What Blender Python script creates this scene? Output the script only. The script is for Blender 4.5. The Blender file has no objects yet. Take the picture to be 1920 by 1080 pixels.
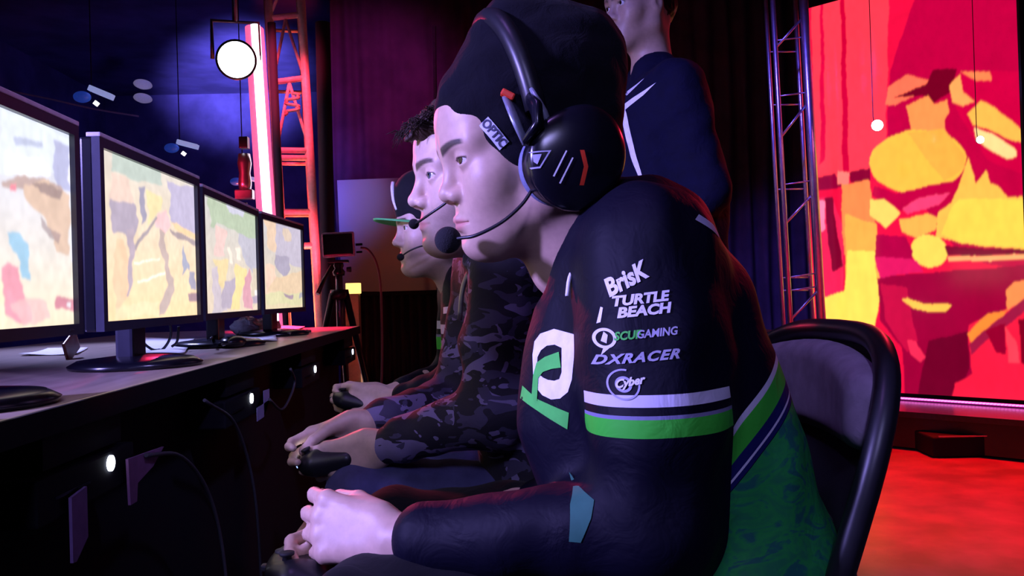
import bpy, bmesh, math, random, time
import numpy as np
from mathutils import Vector, Matrix
from mathutils.bvhtree import BVHTree

T0 = time.time()
SC = bpy.context.scene
COL = SC.collection
random.seed(7)

# ------------------------------------------------------------------ camera
F_PX = 1650.0
CAM = np.array([0.0, 0.0, 0.885])
_v = np.array([(893 - 960) / F_PX, -(553 - 540) / F_PX, -1.0]); _v /= np.linalg.norm(_v)      # world +Y seen from the camera
_r = math.radians(1.7)
_a = np.array([-math.sin(_r), math.cos(_r)])
_w = np.array([_a[0], _a[1], -(_a[0] * _v[0] + _a[1] * _v[1]) / _v[2]]); _w /= np.linalg.norm(_w)
_x = np.cross(_v, _w)
CM = np.array([_x, _v, _w])           # rows: world X, Y, Z in camera axes
cam_data = bpy.data.cameras.new('camera')
cam_data.sensor_width = 36.0
cam_data.lens = 36.0 * F_PX / 1920.0
cam_data.clip_start = 0.05
cam_data.clip_end = 60
cam = bpy.data.objects.new('camera', cam_data)
COL.objects.link(cam)
_m = Matrix([list(CM[0]) + [CAM[0]], list(CM[1]) + [CAM[1]], list(CM[2]) + [CAM[2]], [0, 0, 0, 1]])
cam.matrix_world = _m
SC.camera = cam


def at(px, py, Y):
    """world point on the plane y = Y that the photograph shows at pixel px, py"""
    r = CM @ np.array([(px - 960) / F_PX, (540 - py) / F_PX, -1.0])
    return CAM + r * (Y / r[1])


def atz(px, py, z):
    r = CM @ np.array([(px - 960) / F_PX, (540 - py) / F_PX, -1.0])
    return CAM + r * ((z - CAM[2]) / r[2])


def proj(P):
    q = (np.asarray(P) - CAM) @ CM
    return np.stack([960 + F_PX * q[..., 0] / -q[..., 2], 540 - F_PX * q[..., 1] / -q[..., 2]], -1)


# ------------------------------------------------------------------ world, exposure
SC.view_settings.view_transform = 'Standard'
SC.view_settings.look = 'None'
SC.view_settings.gamma = 1.0
SC.view_settings.exposure = 0.0
SC.view_settings.use_curve_mapping = False
wd = bpy.data.worlds.new('hall_dark')
SC.world = wd
wd.use_nodes = True
wd.node_tree.nodes['Background'].inputs[0].default_value = (0.05, 0.04, 0.35, 1)
wd.node_tree.nodes['Background'].inputs[1].default_value = 0.012


# ------------------------------------------------------------------ lights (stage rig, with unseen spots added to light single things)
def look(loc, target):
    d = Vector(target) - Vector(loc)
    return d.to_track_quat('-Z', 'Y').to_euler()


def spot(name, loc, target, color, power, size=50, blend=0.6, radius=0.08):
    l = bpy.data.lights.new(name, 'SPOT')
    l.energy = power; l.color = color; l.spot_size = math.radians(size); l.spot_blend = blend; l.shadow_soft_size = radius
    o = bpy.data.objects.new(name, l); COL.objects.link(o)
    o.location = loc; o.rotation_euler = look(loc, target)
    return o


def area(name, loc, target, color, power, sx, sy):
    l = bpy.data.lights.new(name, 'AREA')
    l.energy = power; l.color = color; l.shape = 'RECTANGLE'; l.size = sx; l.size_y = sy
    o = bpy.data.objects.new(name, l); COL.objects.link(o)
    o.location = loc; o.rotation_euler = look(loc, target)
    return o


spot('wash_lilac_front', (-2.3, .10, 1.75), (.0, 1.50, 1.0), (.35, .29, 1.0), 800, 42, .7, .12)
spot('wash_blue_side', (-.25, -1.7, 2.5), (.30, 1.2, .8), (.44, .40, 1.0), 135, 46, .9, .2)
spot('wash_violet_top', (-.7, .6, 3.5), (.45, 1.4, .7), (.45, .22, 1.0), 45, 60, .9, .1)
spot('fill_desk', (1.0, .0, 3.3), (-.80, 2.3, .80), (.42, .36, 1.0), 200, 34, .9, .1)  # unseen spot added to light the desk edge and monitor tops
spot('red_back_left', (-1.35, 4.3, 1.95), (-.10, 1.5, 1.0), (1.0, .03, .12), 180, 24, .6, .06)
spot('red_desk_lamp', (-1.1, 4.4, 1.55), (-.80, 3.85, .76), (1.0, .02, .10), 420, 34, .8, .05)
spot('red_truss_uplight', (-1.08, 5.05, .12), (-1.02, 5.05, 2.0), (1.0, .12, .06), 260, 36, .5, .04)
spot('red_truss_front', (-.75, 3.9, .30), (-1.0, 5.0, 1.25), (1.0, .035, .07), 420, 15, .6, .05)
spot('red_truss_front_high', (-.80, 3.9, 3.2), (-1.03, 5.0, 1.85), (1.0, .035, .09), 420, 16, .6, .05)
spot('haze_glow_spot', (-1.2, 5.6, 2.0), (-3.15, 12.0, 4.0), (.20, .17, 1.0), 11000, 19, 1.0, .2)  # added spot; its pool on the wall stands in for haze glow
spot('blue_wall_wash', (-1.2, 5.6, 1.6), (-4.0, 12.0, 2.2), (.12, .09, 1.0), 170, 80, 1.0, .2)
spot('purple_curtain_wash', (-.75, 5.6, 3.2), (-.85, 7.4, 2.5), (.80, .05, .60), 75, 60, 1.0, .2)
spot('violet_panel_wash', (-.4, 4.9, 3.0), (-.90, 6.9, 1.65), (.32, .26, 1.0), 150, 15, 1.0, .1)
spot('red_panel_wash', (.2, 5.2, 2.4), (-.6, 6.9, 1.1), (1.0, .35, .22), 14, 30, 1.0, .1)
spot('blue_right_wash', (.2, 2.9, 3.4), (1.75, 5.2, 1.6), (.14, .09, 1.0), 520, 34, .8, .1)
spot('fill_back_figure', (-.7, 1.4, 3.2), (.5, 2.5, 1.25), (.06, .08, 1.0), 50, 24, .8, .1)  # unseen spot added to pick out the standing figure's jacket
spot('red_floor_wash', (2.5, 4.3, 3.6), (2.0, 3.7, 0), (1.0, .002, .004), 2600, 42, .8, .1)
spot('red_back_right', (2.4, 3.6, 2.2), (.45, 1.6, .9), (1.0, .02, .06), 60, 34, .8, .1)
spot('fill_desk_back', (-1.9, 3.3, 2.4), (-1.0, 2.6, .76), (.40, .42, 1.0), 380, 34, .9, .1)  # unseen spot added to brighten the papers behind the monitors
spot('fill_clamp_red', (-1.6, 3.9, 1.3), (-1.22, 4.6, 1.55), (1.0, .02, .08), 40, 22, .8, .04)  # unseen spot added to turn the dark clamp fixture red
spot('fill_right_truss', (2.5, 3.4, 2.2), (1.83, 5.1, 1.3), (1.0, .12, .40), 45, 26, .8, .05)  # unseen spot added to redden the right tower's braces



# ------------------------------------------------------------------ materials
def srgb(r, g, b):
    f = lambda c: (c / 255 / 12.92) if c / 255 <= 0.04045 else ((c / 255 + 0.055) / 1.055) ** 2.4
    return (f(r), f(g), f(b), 1.0)


class NT:
    def __init__(self, name):
        self.m = bpy.data.materials.new(name)
        self.m.use_nodes = True
        self.t = self.m.node_tree
        self.b = self.t.nodes['Principled BSDF']

    def n(self, kind, **kw):
        nd = self.t.nodes.new(kind)
        for k, v in kw.items():
            if k.startswith('i_'):
                key = k[2:]
                nd.inputs[int(key) if key.isdigit() else key.replace('_', ' ')].default_value = v
            else:
                setattr(nd, k, v)
        return nd

    def l(self, a, b):
        self.t.links.new(a, b)

    def ramp(self, fac, stops, interp='LINEAR'):
        r = self.n('ShaderNodeValToRGB')
        r.color_ramp.interpolation = interp
        el = r.color_ramp.elements
        el[0].position = stops[0][0]; el[0].color = stops[0][1]
        el[1].position = stops[1][0]; el[1].color = stops[1][1]
        for p, c in stops[2:]:
            e = el.new(p); e.color = c
        self.l(fac, r.inputs[0])
        return r.outputs[0]

    def mix(self, fac, a, b):
        m = self.n('ShaderNodeMix', data_type='RGBA')
        if isinstance(fac, (int, float)): m.inputs[0].default_value = fac
        else: self.l(fac, m.inputs[0])
        for s, v in ((6, a), (7, b)):
            if isinstance(v, tuple): m.inputs[s].default_value = v
            else: self.l(v, m.inputs[s])
        return m.outputs[2]

    def math(self, op, a, b=0.0, c=None, clamp=False):
        m = self.n('ShaderNodeMath', operation=op, use_clamp=clamp)
        for s, v in ((0, a), (1, b), (2, c)):
            if v is None: continue
            if isinstance(v, (int, float)): m.inputs[s].default_value = v
            else: self.l(v, m.inputs[s])
        return m.outputs[0]

    def noise(self, scale, detail=3, rough=0.55, coord='Object', dist=0.0, stretch=None):
        tc = self.n('ShaderNodeTexCoord')
        src = tc.outputs[coord]
        if stretch:
            mp = self.n('ShaderNodeMapping'); mp.inputs['Scale'].default_value = stretch
            self.l(src, mp.inputs[0]); src = mp.outputs[0]
        nz = self.n('ShaderNodeTexNoise', i_Scale=scale, i_Detail=detail, i_Roughness=rough, i_Distortion=dist)
        self.l(src, nz.inputs['Vector'])
        return nz.outputs[0]

    def attr(self, name):
        a = self.n('ShaderNodeAttribute', attribute_name=name)
        return a

    def bump(self, h, strength=0.3, dist=0.002):
        b = self.n('ShaderNodeBump', i_Strength=strength, i_Distance=dist)
        self.l(h, b.inputs['Height']); self.l(b.outputs[0], self.b.inputs['Normal'])


def mat(name, col, rough=0.6, metal=0.0, emit=None, es=0.0, noise=0.08, scale=60.0, bump=0.0, spec=None, coat=0.0, sheen=0.0):
    """plain procedural material: a base colour with a slight mottled variation and an optional bump"""
    k = NT(name)
    c = tuple(col[:3]) + (1.0,)
    nz = k.noise(scale)
    lo = tuple(x * (1 - noise) for x in c[:3]) + (1.0,)
    hi = tuple(min(1, x * (1 + noise)) for x in c[:3]) + (1.0,)
    k.l(k.ramp(nz, [(0.35, lo), (0.65, hi)]), k.b.inputs['Base Color'])
    k.b.inputs['Roughness'].default_value = rough
    k.b.inputs['Metallic'].default_value = metal
    if spec is not None: k.b.inputs['Specular IOR Level'].default_value = spec
    if coat: k.b.inputs['Coat Weight'].default_value = coat
    if sheen: k.b.inputs['Sheen Weight'].default_value = sheen
    if emit:
        k.b.inputs['Emission Color'].default_value = tuple(emit[:3]) + (1,)
        k.b.inputs['Emission Strength'].default_value = es
    if bump: k.bump(nz, bump)
    return k.m


M = {}
M['black_plastic'] = mat('black_plastic', (0.012, 0.012, 0.016), 0.38, bump=0.05)
M['gloss_black'] = mat('gloss_black', (0.005, 0.005, 0.010), 0.24)
M['matte_black'] = mat('matte_black', (0.003, 0.003, 0.007), 0.8, bump=0.1, spec=.25)
M['dark_grey'] = mat('dark_grey', (0.045, 0.045, 0.055), 0.5)
M['metal'] = mat('aluminium', (0.62, 0.62, 0.65), 0.32, metal=0.9, scale=30)
M['dark_metal'] = mat('dark_metal', (0.16, 0.16, 0.19), 0.35, metal=0.7, scale=30)
M['silver'] = mat('silver_plastic', (0.30, 0.33, 0.42), 0.3, metal=0.4)
M['white_paper'] = mat('white_paper', (0.75, 0.75, 0.78), 0.7)
M['white_print'] = mat('white_print', (0.74, 0.74, 0.80), 0.75)
M['grey_print'] = mat('grey_print', (0.36, 0.36, 0.48), 0.75)
M['green_print'] = mat('green_print', (0.06, 0.50, 0.07), 0.75)
M['red_plastic'] = mat('red_plastic', (0.75, 0.05, 0.02), 0.4)
M['rubber'] = mat('rubber', (0.01, 0.01, 0.012), 0.7)
M['foam'] = mat('foam', (0.006, 0.006, 0.009), 0.95, bump=0.6, scale=600)


# ------------------------------------------------------------------ objects and tags
def tag(o, label=None, cat=None, group=None, kind=None):
    if label: o['label'] = label
    if cat: o['category'] = cat
    if group: o['group'] = group
    if kind: o['kind'] = kind
    return o


def empty(name, loc, label=None, cat=None, group=None, kind=None):
    o = bpy.data.objects.new(name, None)
    o.empty_display_size = 0.05
    COL.objects.link(o)
    o.location = [float(c) for c in loc]
    OFFS[o.name] = o
    bpy.context.view_layer.update()
    return tag(o, label, cat, group, kind)


OFFS = {}


def link(name, me, m=None, parent=None):
    """geometry is written in world coordinates; the parent keeps its own place"""
    o = bpy.data.objects.new(name, me)
    COL.objects.link(o)
    if m is not None:
        if len(me.materials) == 0: me.materials.append(m)
    if parent is not None:
        o.parent = parent
        p = parent
        off = Vector((0, 0, 0))
        while p is not None:
            off += Vector(p.location); p = p.parent
        o.location = -off
    return o


def npmesh(name, V, Fq, smooth=True):
    me = bpy.data.meshes.new(name)
    V = np.ascontiguousarray(V, dtype=np.float32); Fq = np.ascontiguousarray(Fq, dtype=np.int32)
    k = Fq.shape[1]
    me.vertices.add(len(V)); me.vertices.foreach_set('co', V.ravel())
    me.loops.add(Fq.size); me.loops.foreach_set('vertex_index', Fq.ravel())
    me.polygons.add(len(Fq)); me.polygons.foreach_set('loop_start', np.arange(0, Fq.size, k, dtype=np.int32))
    me.polygons.foreach_set('use_smooth', np.full(len(Fq), smooth, dtype=bool))
    me.update(calc_edges=True)
    return me


def fattr(me, name, vals):
    a = me.attributes.new(name, 'FLOAT', 'POINT')
    a.data.foreach_set('value', np.ascontiguousarray(vals, dtype=np.float32))


def cattr(me, name, rgb):
    a = me.attributes.new(name, 'FLOAT_COLOR', 'POINT')
    c = np.ones((len(rgb), 4), dtype=np.float32); c[:, :3] = rgb
    a.data.foreach_set('color', c.ravel())


class MB:
    """collects boxes, tubes, lathes and slabs; build() links them as one mesh object"""

    def __init__(self):
        self.bm = bmesh.new()

    def box(self, c, s, rot=None, bev=0.0):
        r = bmesh.ops.create_cube(self.bm, size=1.0)
        vs = r['verts']
        R = Matrix.Identity(3) if rot is None else (rot if isinstance(rot, Matrix) else Matrix(rot))
        if bev > 0:
            es = list({e for v in vs for e in v.link_edges})
            for v in vs: v.co = Vector((v.co.x * s[0], v.co.y * s[1], v.co.z * s[2]))
            rr = bmesh.ops.bevel(self.bm, geom=es, offset=bev, segments=2, profile=0.6, affect='EDGES')
            vs = list({v for f in rr['faces'] for v in f.verts} | {v for v in vs if v.is_valid})
        else:
            for v in vs: v.co = Vector((v.co.x * s[0], v.co.y * s[1], v.co.z * s[2]))
        C = Vector([float(x) for x in c])
        for v in vs: v.co = R @ v.co + C
        return self

    def tube(self, pts, r, segs=10, cap=True, flat=None):
        pts = [Vector([float(x) for x in p]) for p in pts]
        n = len(pts)
        rs = r if isinstance(r, (list, tuple)) else [r] * n
        rings = []
        up = None
        for i, p in enumerate(pts):
            d = (pts[min(i + 1, n - 1)] - pts[max(i - 1, 0)])
            if d.length < 1e-9: d = Vector((0, 0, 1))
            d.normalize()
            if up is None:
                up = Vector((0, 0, 1)) if abs(d.z) < 0.9 else Vector((1, 0, 0))
            a = d.cross(up)
            if a.length < 1e-6: a = d.cross(Vector((0, 1, 0)))
            a.normalize(); b = a.cross(d).normalized(); up = b
            fy = flat or 1.0
            rings.append([self.bm.verts.new(p + (a * math.cos(t) + b * math.sin(t) * fy) * rs[i]) for t in
                          [2 * math.pi * j / segs for j in range(segs)]])
        for A, B in zip(rings[:-1], rings[1:]):
            for j in range(segs):
                f = self.bm.faces.new((A[j], A[(j + 1) % segs], B[(j + 1) % segs], B[j])); f.smooth = True
        if cap:
            self.bm.faces.new(rings[0][::-1]); self.bm.faces.new(rings[-1])
        return self

    def lathe(self, c, axis, prof, segs=32):
        """prof: list of (radius, height along axis)"""
        ax = Vector([float(x) for x in axis]).normalized()
        a = ax.orthogonal().normalized(); b = ax.cross(a)
        C = Vector([float(x) for x in c])
        rings = []
        for r, h in prof:
            if r < 1e-6: rings.append([self.bm.verts.new(C + ax * h)])
            else: rings.append([self.bm.verts.new(C + ax * h + (a * math.cos(2 * math.pi * j / segs) + b * math.sin(2 * math.pi * j / segs)) * r) for j in range(segs)])
        for A, B in zip(rings[:-1], rings[1:]):
            for j in range(segs):
                k = (j + 1) % segs
                if len(A) == 1 and len(B) == 1: continue
                if len(A) == 1: f = self.bm.faces.new((A[0], B[k], B[j]))
                elif len(B) == 1: f = self.bm.faces.new((A[j], A[k], B[0]))
                else: f = self.bm.faces.new((A[j], A[k], B[k], B[j]))
                f.smooth = True
        return self

    def sphere(self, c, r, seg=24, ring=14, rot=None):
        rad = r if hasattr(r, '__len__') else (r, r, r)
        rr = bmesh.ops.create_uvsphere(self.bm, u_segments=seg, v_segments=ring, radius=1.0)
        R = Matrix.Identity(3) if rot is None else Matrix(rot)
        for v in rr['verts']:
            v.co = R @ Vector((v.co.x * rad[0], v.co.y * rad[1], v.co.z * rad[2])) + Vector([float(x) for x in c])
            for f in v.link_faces: f.smooth = True
        return self

    def slab(self, poly, d, thick):
        """closed polygon of 3d points, thickened along vector d"""
        d = Vector([float(x) for x in d]).normalized() * thick
        A = [self.bm.verts.new(Vector([float(x) for x in p])) for p in poly]
        B = [self.bm.verts.new(v.co + d) for v in A]
        self.bm.faces.new(A[::-1]); self.bm.faces.new(B)
        n = len(A)
        for i in range(n):
            self.bm.faces.new((A[i], A[(i + 1) % n], B[(i + 1) % n], B[i]))
        return self

    def build(self, name, m, parent=None, bevel=0.0, label=None):
        bmesh.ops.recalc_face_normals(self.bm, faces=self.bm.faces)
        me = bpy.data.meshes.new(name)
        self.bm.to_mesh(me); self.bm.free()
        o = link(name, me, m, parent)
        if bevel:
            md = o.modifiers.new('bevel', 'BEVEL'); md.width = bevel; md.segments = 2; md.limit_method = 'ANGLE'
        if label: o['label'] = label
        return o


def curve_pts(ctrl, n=24):
    """Catmull-Rom through the control points"""
    P = [np.array(c, float) for c in ctrl]
    P = [2 * P[0] - P[1]] + P + [2 * P[-1] - P[-2]]
    out = []
    segs = len(P) - 3
    for i in range(segs):
        p0, p1, p2, p3 = P[i:i + 4]
        m = max(2, n // segs)
        for t in np.linspace(0, 1, m, endpoint=(i == segs - 1)):
            out.append(0.5 * ((2 * p1) + (-p0 + p2) * t + (2 * p0 - 5 * p1 + 4 * p2 - p3) * t * t + (-p0 + 3 * p1 - 3 * p2 + p3) * t ** 3))
    return out


# ------------------------------------------------------------------ smooth solid modelling (distance fields turned into one mesh)
def smin(a, b, k):
    h = np.maximum(k - np.abs(a - b), 0) / k
    return np.minimum(a, b) - h * h * k * 0.25


class Field:
    def __init__(self, frames=None):
        self.pr = []
        self.frames = frames or {}

    def cap(self, a, b, ra, rb=None, k=0.02, op='u', fr=None, mir=False):
        self.pr.append(('c', np.array(a, float), np.array(b, float), ra, ra if rb is None else rb, k, op, fr, mir)); return self

    def ell(self, c, r, k=0.02, op='u', fr=None, mir=False, rot=None):
        r = (r, r, r) if not hasattr(r, '__len__') else r
        self.pr.append(('e', np.array(c, float), np.array(r, float), rot, None, k, op, fr, mir)); return self

    def box(self, c, h, r, k=0.01, op='u', fr=None, mir=False, rot=None):
        self.pr.append(('b', np.array(c, float), np.array(h, float), rot, r, k, op, fr, mir)); return self

    def val(self, q, cache, P):
        kind, A, B, u, w, k, op, fr, mir = q
        key = (fr, mir)
        if key not in cache:
            X = P
            if fr is not None:
                R, o, s = self.frames[fr]
                X = ((P - o) @ R.T) / s
            if mir:
                X = X.copy(); X[:, 1] = np.abs(X[:, 1])
            cache[key] = X
        X = cache[key]
        s = self.frames[fr][2] if fr is not None else 1.0
        if kind == 'c':
            ab = B - A
            t = np.clip(((X - A) @ ab) / max(ab @ ab, 1e-12), 0, 1)
            D = X - A - t[:, None] * ab
            return (np.sqrt(np.einsum('ij,ij->i', D, D)) - (u + (w - u) * t)) * s
        if kind == 'e':
            D = X - A
            if u is not None: D = D @ u.T
            q0 = D / B
            k0 = np.sqrt(np.einsum('ij,ij->i', q0, q0)); q1 = q0 / B
            k1 = np.sqrt(np.einsum('ij,ij->i', q1, q1))
            return np.where(k0 < 1e-6, -B.min(), k0 * (k0 - 1) / np.maximum(k1, 1e-9)) * s
        D = X - A
        if u is not None: D = D @ u.T
        D = np.abs(D) - (B - w)
        return (np.linalg.norm(np.maximum(D, 0), axis=1) + np.minimum(D.max(1), 0) - w) * s

    def run(self, P, sel=None):
        cache = {}
        d = None
        for i, q in enumerate(self.pr):
            if sel is not None and not sel[i]: continue
            v = self.val(q, cache, P); k = q[5]; op = q[6]
            if op == 'u':
                d = v if d is None else smin(d, v, k)
            elif d is not None:
                if op == 's': d = -smin(-d, v, k)
                else: d = -smin(-d, -v, k)
        return np.full(len(P), 1.0) if d is None else d


def axis_pts(lo, hi, coarse, fine=()):
    """grid coordinates: coarse spacing with finer zones [(a, b, h)]"""
    out = [lo]
    while out[-1] < hi:
        h = coarse
        for a, b, f in fine:
            if a <= out[-1] <= b: h = min(h, f)
            elif out[-1] < a < out[-1] + h: h = max(f, a - out[-1])
        out.append(out[-1] + h)
    return np.array(out)


def extract(field, xs, ys, zs, disp=None, blk=12):
    nx, ny, nz = len(xs), len(ys), len(zs)
    V = np.ones((nx, ny, nz), np.float32)
    bx, by, bz = [list(range(0, n, blk)) for n in (nx, ny, nz)]
    info = []
    for i in bx:
        for j in by:
            for k in bz:
                i2, j2, k2 = min(i + blk, nx) - 1, min(j + blk, ny) - 1, min(k + blk, nz) - 1
                lo = np.array([xs[i], ys[j], zs[k]]); hi = np.array([xs[i2], ys[j2], zs[k2]])
                info.append((i, j, k, i2 + 1, j2 + 1, k2 + 1, (lo + hi) / 2, np.linalg.norm(hi - lo) / 2))
    C = np.array([a[6] for a in info]); R = np.array([a[7] for a in info])
    cache = {}
    vals = np.array([field.val(q, cache, C) for q in field.pr])
    D = field.run(C)
    act = np.abs(D) < R * 1.35 + 0.012
    for n, a in enumerate(info):
        i, j, k, i2, j2, k2, c, r = a
        if not act[n]:
            V[i:i2, j:j2, k:k2] = D[n]
            continue
        sel = [vals[m, n] - r * 1.3 < q[5] + 0.01 for m, q in enumerate(field.pr)]
        if not any(sel[m] and field.pr[m][6] == 'u' for m in range(len(sel))):
            continue
        X, Y, Z = np.meshgrid(xs[i:i2], ys[j:j2], zs[k:k2], indexing='ij')
        P = np.stack([X.ravel(), Y.ravel(), Z.ravel()], 1)
        d = field.run(P, sel)
        if disp is not None: d = d + disp(P)
        V[i:i2, j:j2, k:k2] = d.reshape(X.shape)
    s = V < 0
    c8 = sum(s[a:nx - 1 + a, b:ny - 1 + b, c:nz - 1 + c].astype(np.int8) for a in (0, 1) for b in (0, 1) for c in (0, 1))
    ci, cj, ck = np.nonzero((c8 > 0) & (c8 < 8))
    cid = (ci.astype(np.int64) * ny + cj) * nz + ck
    acc = np.zeros((len(ci), 3)); cnt = np.zeros(len(ci))
    cor = [(a, b, c) for a in (0, 1) for b in (0, 1) for c in (0, 1)]
    vv = {q: V[ci + q[0], cj + q[1], ck + q[2]] for q in cor}
    for A in cor:
        for ax in range(3):
            if A[ax]: continue
            B = list(A); B[ax] = 1; B = tuple(B)
            va, vb = vv[A], vv[B]
            m = (va < 0) != (vb < 0)
            t = va[m] / (va[m] - vb[m])
            pa = np.stack([xs[ci[m] + A[0]], ys[cj[m] + A[1]], zs[ck[m] + A[2]]], 1)
            pb = np.stack([xs[ci[m] + B[0]], ys[cj[m] + B[1]], zs[ck[m] + B[2]]], 1)
            acc[m] += pa + (pb - pa) * t[:, None]; cnt[m] += 1
    P = acc / cnt[:, None]
    faces = []
    for ax in range(3):
        sl0 = [slice(None)] * 3; sl1 = [slice(None)] * 3
        sl0[ax] = slice(0, -1); sl1[ax] = slice(1, None)
        e = s[tuple(sl0)] != s[tuple(sl1)]
        ei, ej, ek = np.nonzero(e)
        I = [ei, ej, ek]
        o1, o2 = [(1, 2), (2, 0), (0, 1)][ax]
        lim = (nx, ny, nz)
        ok = (I[o1] >= 1) & (I[o2] >= 1) & (I[o1] < lim[o1] - 1) & (I[o2] < lim[o2] - 1)
        I = [q[ok] for q in I]
        ins = s[I[0], I[1], I[2]]
        quad = []
        for d1, d2 in ((1, 1), (0, 1), (0, 0), (1, 0)):
            J = [q.copy() for q in I]
            J[o1] = J[o1] - d1; J[o2] = J[o2] - d2
            quad.append(np.searchsorted(cid, (J[0].astype(np.int64) * ny + J[1]) * nz + J[2]))
        q = np.stack(quad, 1)
        q[~ins] = q[~ins][:, ::-1]
        faces.append(q)
    Fq = np.concatenate(faces)
    return P, Fq


def keep_main(V, Fq, min_share=0.02):
    """drop stray islands: one continuous surface"""
    n = len(V)
    lab = np.arange(n)
    e = np.concatenate([Fq[:, [0, 1]], Fq[:, [1, 2]], Fq[:, [2, 3]]])
    while True:
        m = np.minimum(lab[e[:, 0]], lab[e[:, 1]])
        new = lab.copy()
        np.minimum.at(new, e[:, 0], m); np.minimum.at(new, e[:, 1], m)
        new = new[new]
        new = new[new]
        if np.array_equal(new, lab): break
        lab = new
    u, c = np.unique(lab, return_counts=True)
    good = set(u[c > n * min_share])
    k = np.isin(lab, list(good))
    idx = np.cumsum(k) - 1
    Fk = Fq[k[Fq[:, 0]]]
    return V[k], idx[Fk]


def wrinkle(amp, freqs, seed=0, stretch=(1, 1, 1)):
    rs = np.random.RandomState(seed)
    W = []
    for f in freqs:
        for _ in range(3):
            v = rs.normal(size=3) * np.array(stretch); v /= np.linalg.norm(v)
            W.append((v * f * 2 * math.pi, rs.rand() * 6.28, rs.normal(size=3) * f * 1.5))

    def g(P):
        o = np.zeros(len(P))
        for w, ph, w2 in W:
            o += np.sin(P @ w + ph + 1.3 * np.sin(P @ w2 + ph * 2))
        return amp * o / len(W) * 2
    return g


# ------------------------------------------------------------------ the setting
def struct(name, mb, m, bevel=0.0):
    o = mb.build(name, m, None, bevel)
    o['kind'] = 'structure'
    return o


M['floor'] = mat('stage_floor', (.16, .13, .14), .35, noise=.25, scale=6, bump=.05)
M['wall_dark'] = mat('hall_wall', (.10, .09, .16), .9, noise=.25, scale=3, bump=.1)
M['ceiling'] = mat('hall_ceiling', (.12, .11, .20), .9, noise=.3, scale=2)
k = NT('drape_cloth')
tc = k.n('ShaderNodeTexCoord')
wv = k.n('ShaderNodeTexWave', i_Scale=1.6, i_Distortion=2.0, i_Detail=2.0)
k.l(tc.outputs['Object'], wv.inputs['Vector'])
k.l(k.ramp(k.noise(4, 4), [(.3, (.07, .05, .075, 1)), (.7, (.13, .09, .13, 1))]), k.b.inputs['Base Color'])
k.b.inputs['Roughness'].default_value = .9
M['drape'] = k.m

struct('floor', MB().box((.5, 5.5, -.05), (11, 16, .1)), M['floor'])
struct('ceiling', MB().box((.5, 5.5, 3.75), (11, 16, .1)), M['ceiling'])
struct('wall_back', MB().box((.5, 12.05, 1.85), (11, .1, 3.7)), M['wall_dark'])
struct('wall_left', MB().box((-4.95, 5.5, 1.85), (.1, 13, 3.7)), M['wall_dark'])
struct('wall_right', MB().box((5.95, 5.5, 1.85), (.1, 13, 3.7)), M['wall_dark'])
struct('wall_front', MB().box((.5, -2.45, 1.85), (11, .1, 3.7)), M['wall_dark'])


# pleated stage drape behind the players
def drape(name, x0, x1, y, z0, z1, label, m, pitch=.16, depth=.045, slant=0.0):
    n = int((x1 - x0) / pitch * 10)
    V, Fq = [], []
    for i in range(n + 1):
        x = x0 + (x1 - x0) * i / n
        ph = 2 * math.pi * (x - x0) / pitch
        for j, z in enumerate(np.linspace(z0, z1, 9)):
            V.append([x + .012 * math.sin(ph * .5 + z * 2), y + slant * (x - x0) + depth * (.6 + .4 * math.sin(x * 3.1)) * math.sin(ph + .5 * math.sin(z * 1.7)), z])
    for i in range(n):
        for j in range(8):
            Fq.append([i * 9 + j, i * 9 + 9 + j, i * 9 + 10 + j, i * 9 + 1 + j])
    o = link(name, npmesh(name, V, np.array(Fq)), m)
    md = o.modifiers.new('thickness', 'SOLIDIFY'); md.thickness = .006
    return tag(o, label, 'curtain')


dx0 = at(627, 300, 7.4)[0]
drape('stage_curtain', dx0, 3.3, 7.4, .02, 3.6, 'tall pleated dark curtain behind the players, lit dim purple', M['drape'])


# ------------------------------------------------------------------ people
def unit(v):
    v = np.array(v, float); return v / np.linalg.norm(v)


def head_frame(o, yaw, pitch, s=1.0, roll=0.0, flip=False):
    """x forward, y the person's left, z up; yaw turns the face from -X towards the camera side"""
    a, p = math.radians(yaw), math.radians(pitch)
    f = np.array([-math.cos(a) * math.cos(p), -math.sin(a) * math.cos(p), -math.sin(p)])
    l = np.array([math.sin(a), -math.cos(a), 0.0])
    u = np.cross(f, l)
    if roll:
        r = math.radians(roll); l, u = l * math.cos(r) + u * math.sin(r), u * math.cos(r) - l * math.sin(r)
    return (np.array([f, l, u]), np.array(o, float), s)


def hl(fr, p):
    """head-local point to world"""
    R, o, s = fr
    return np.asarray(p, float) * s @ R + o


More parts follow.
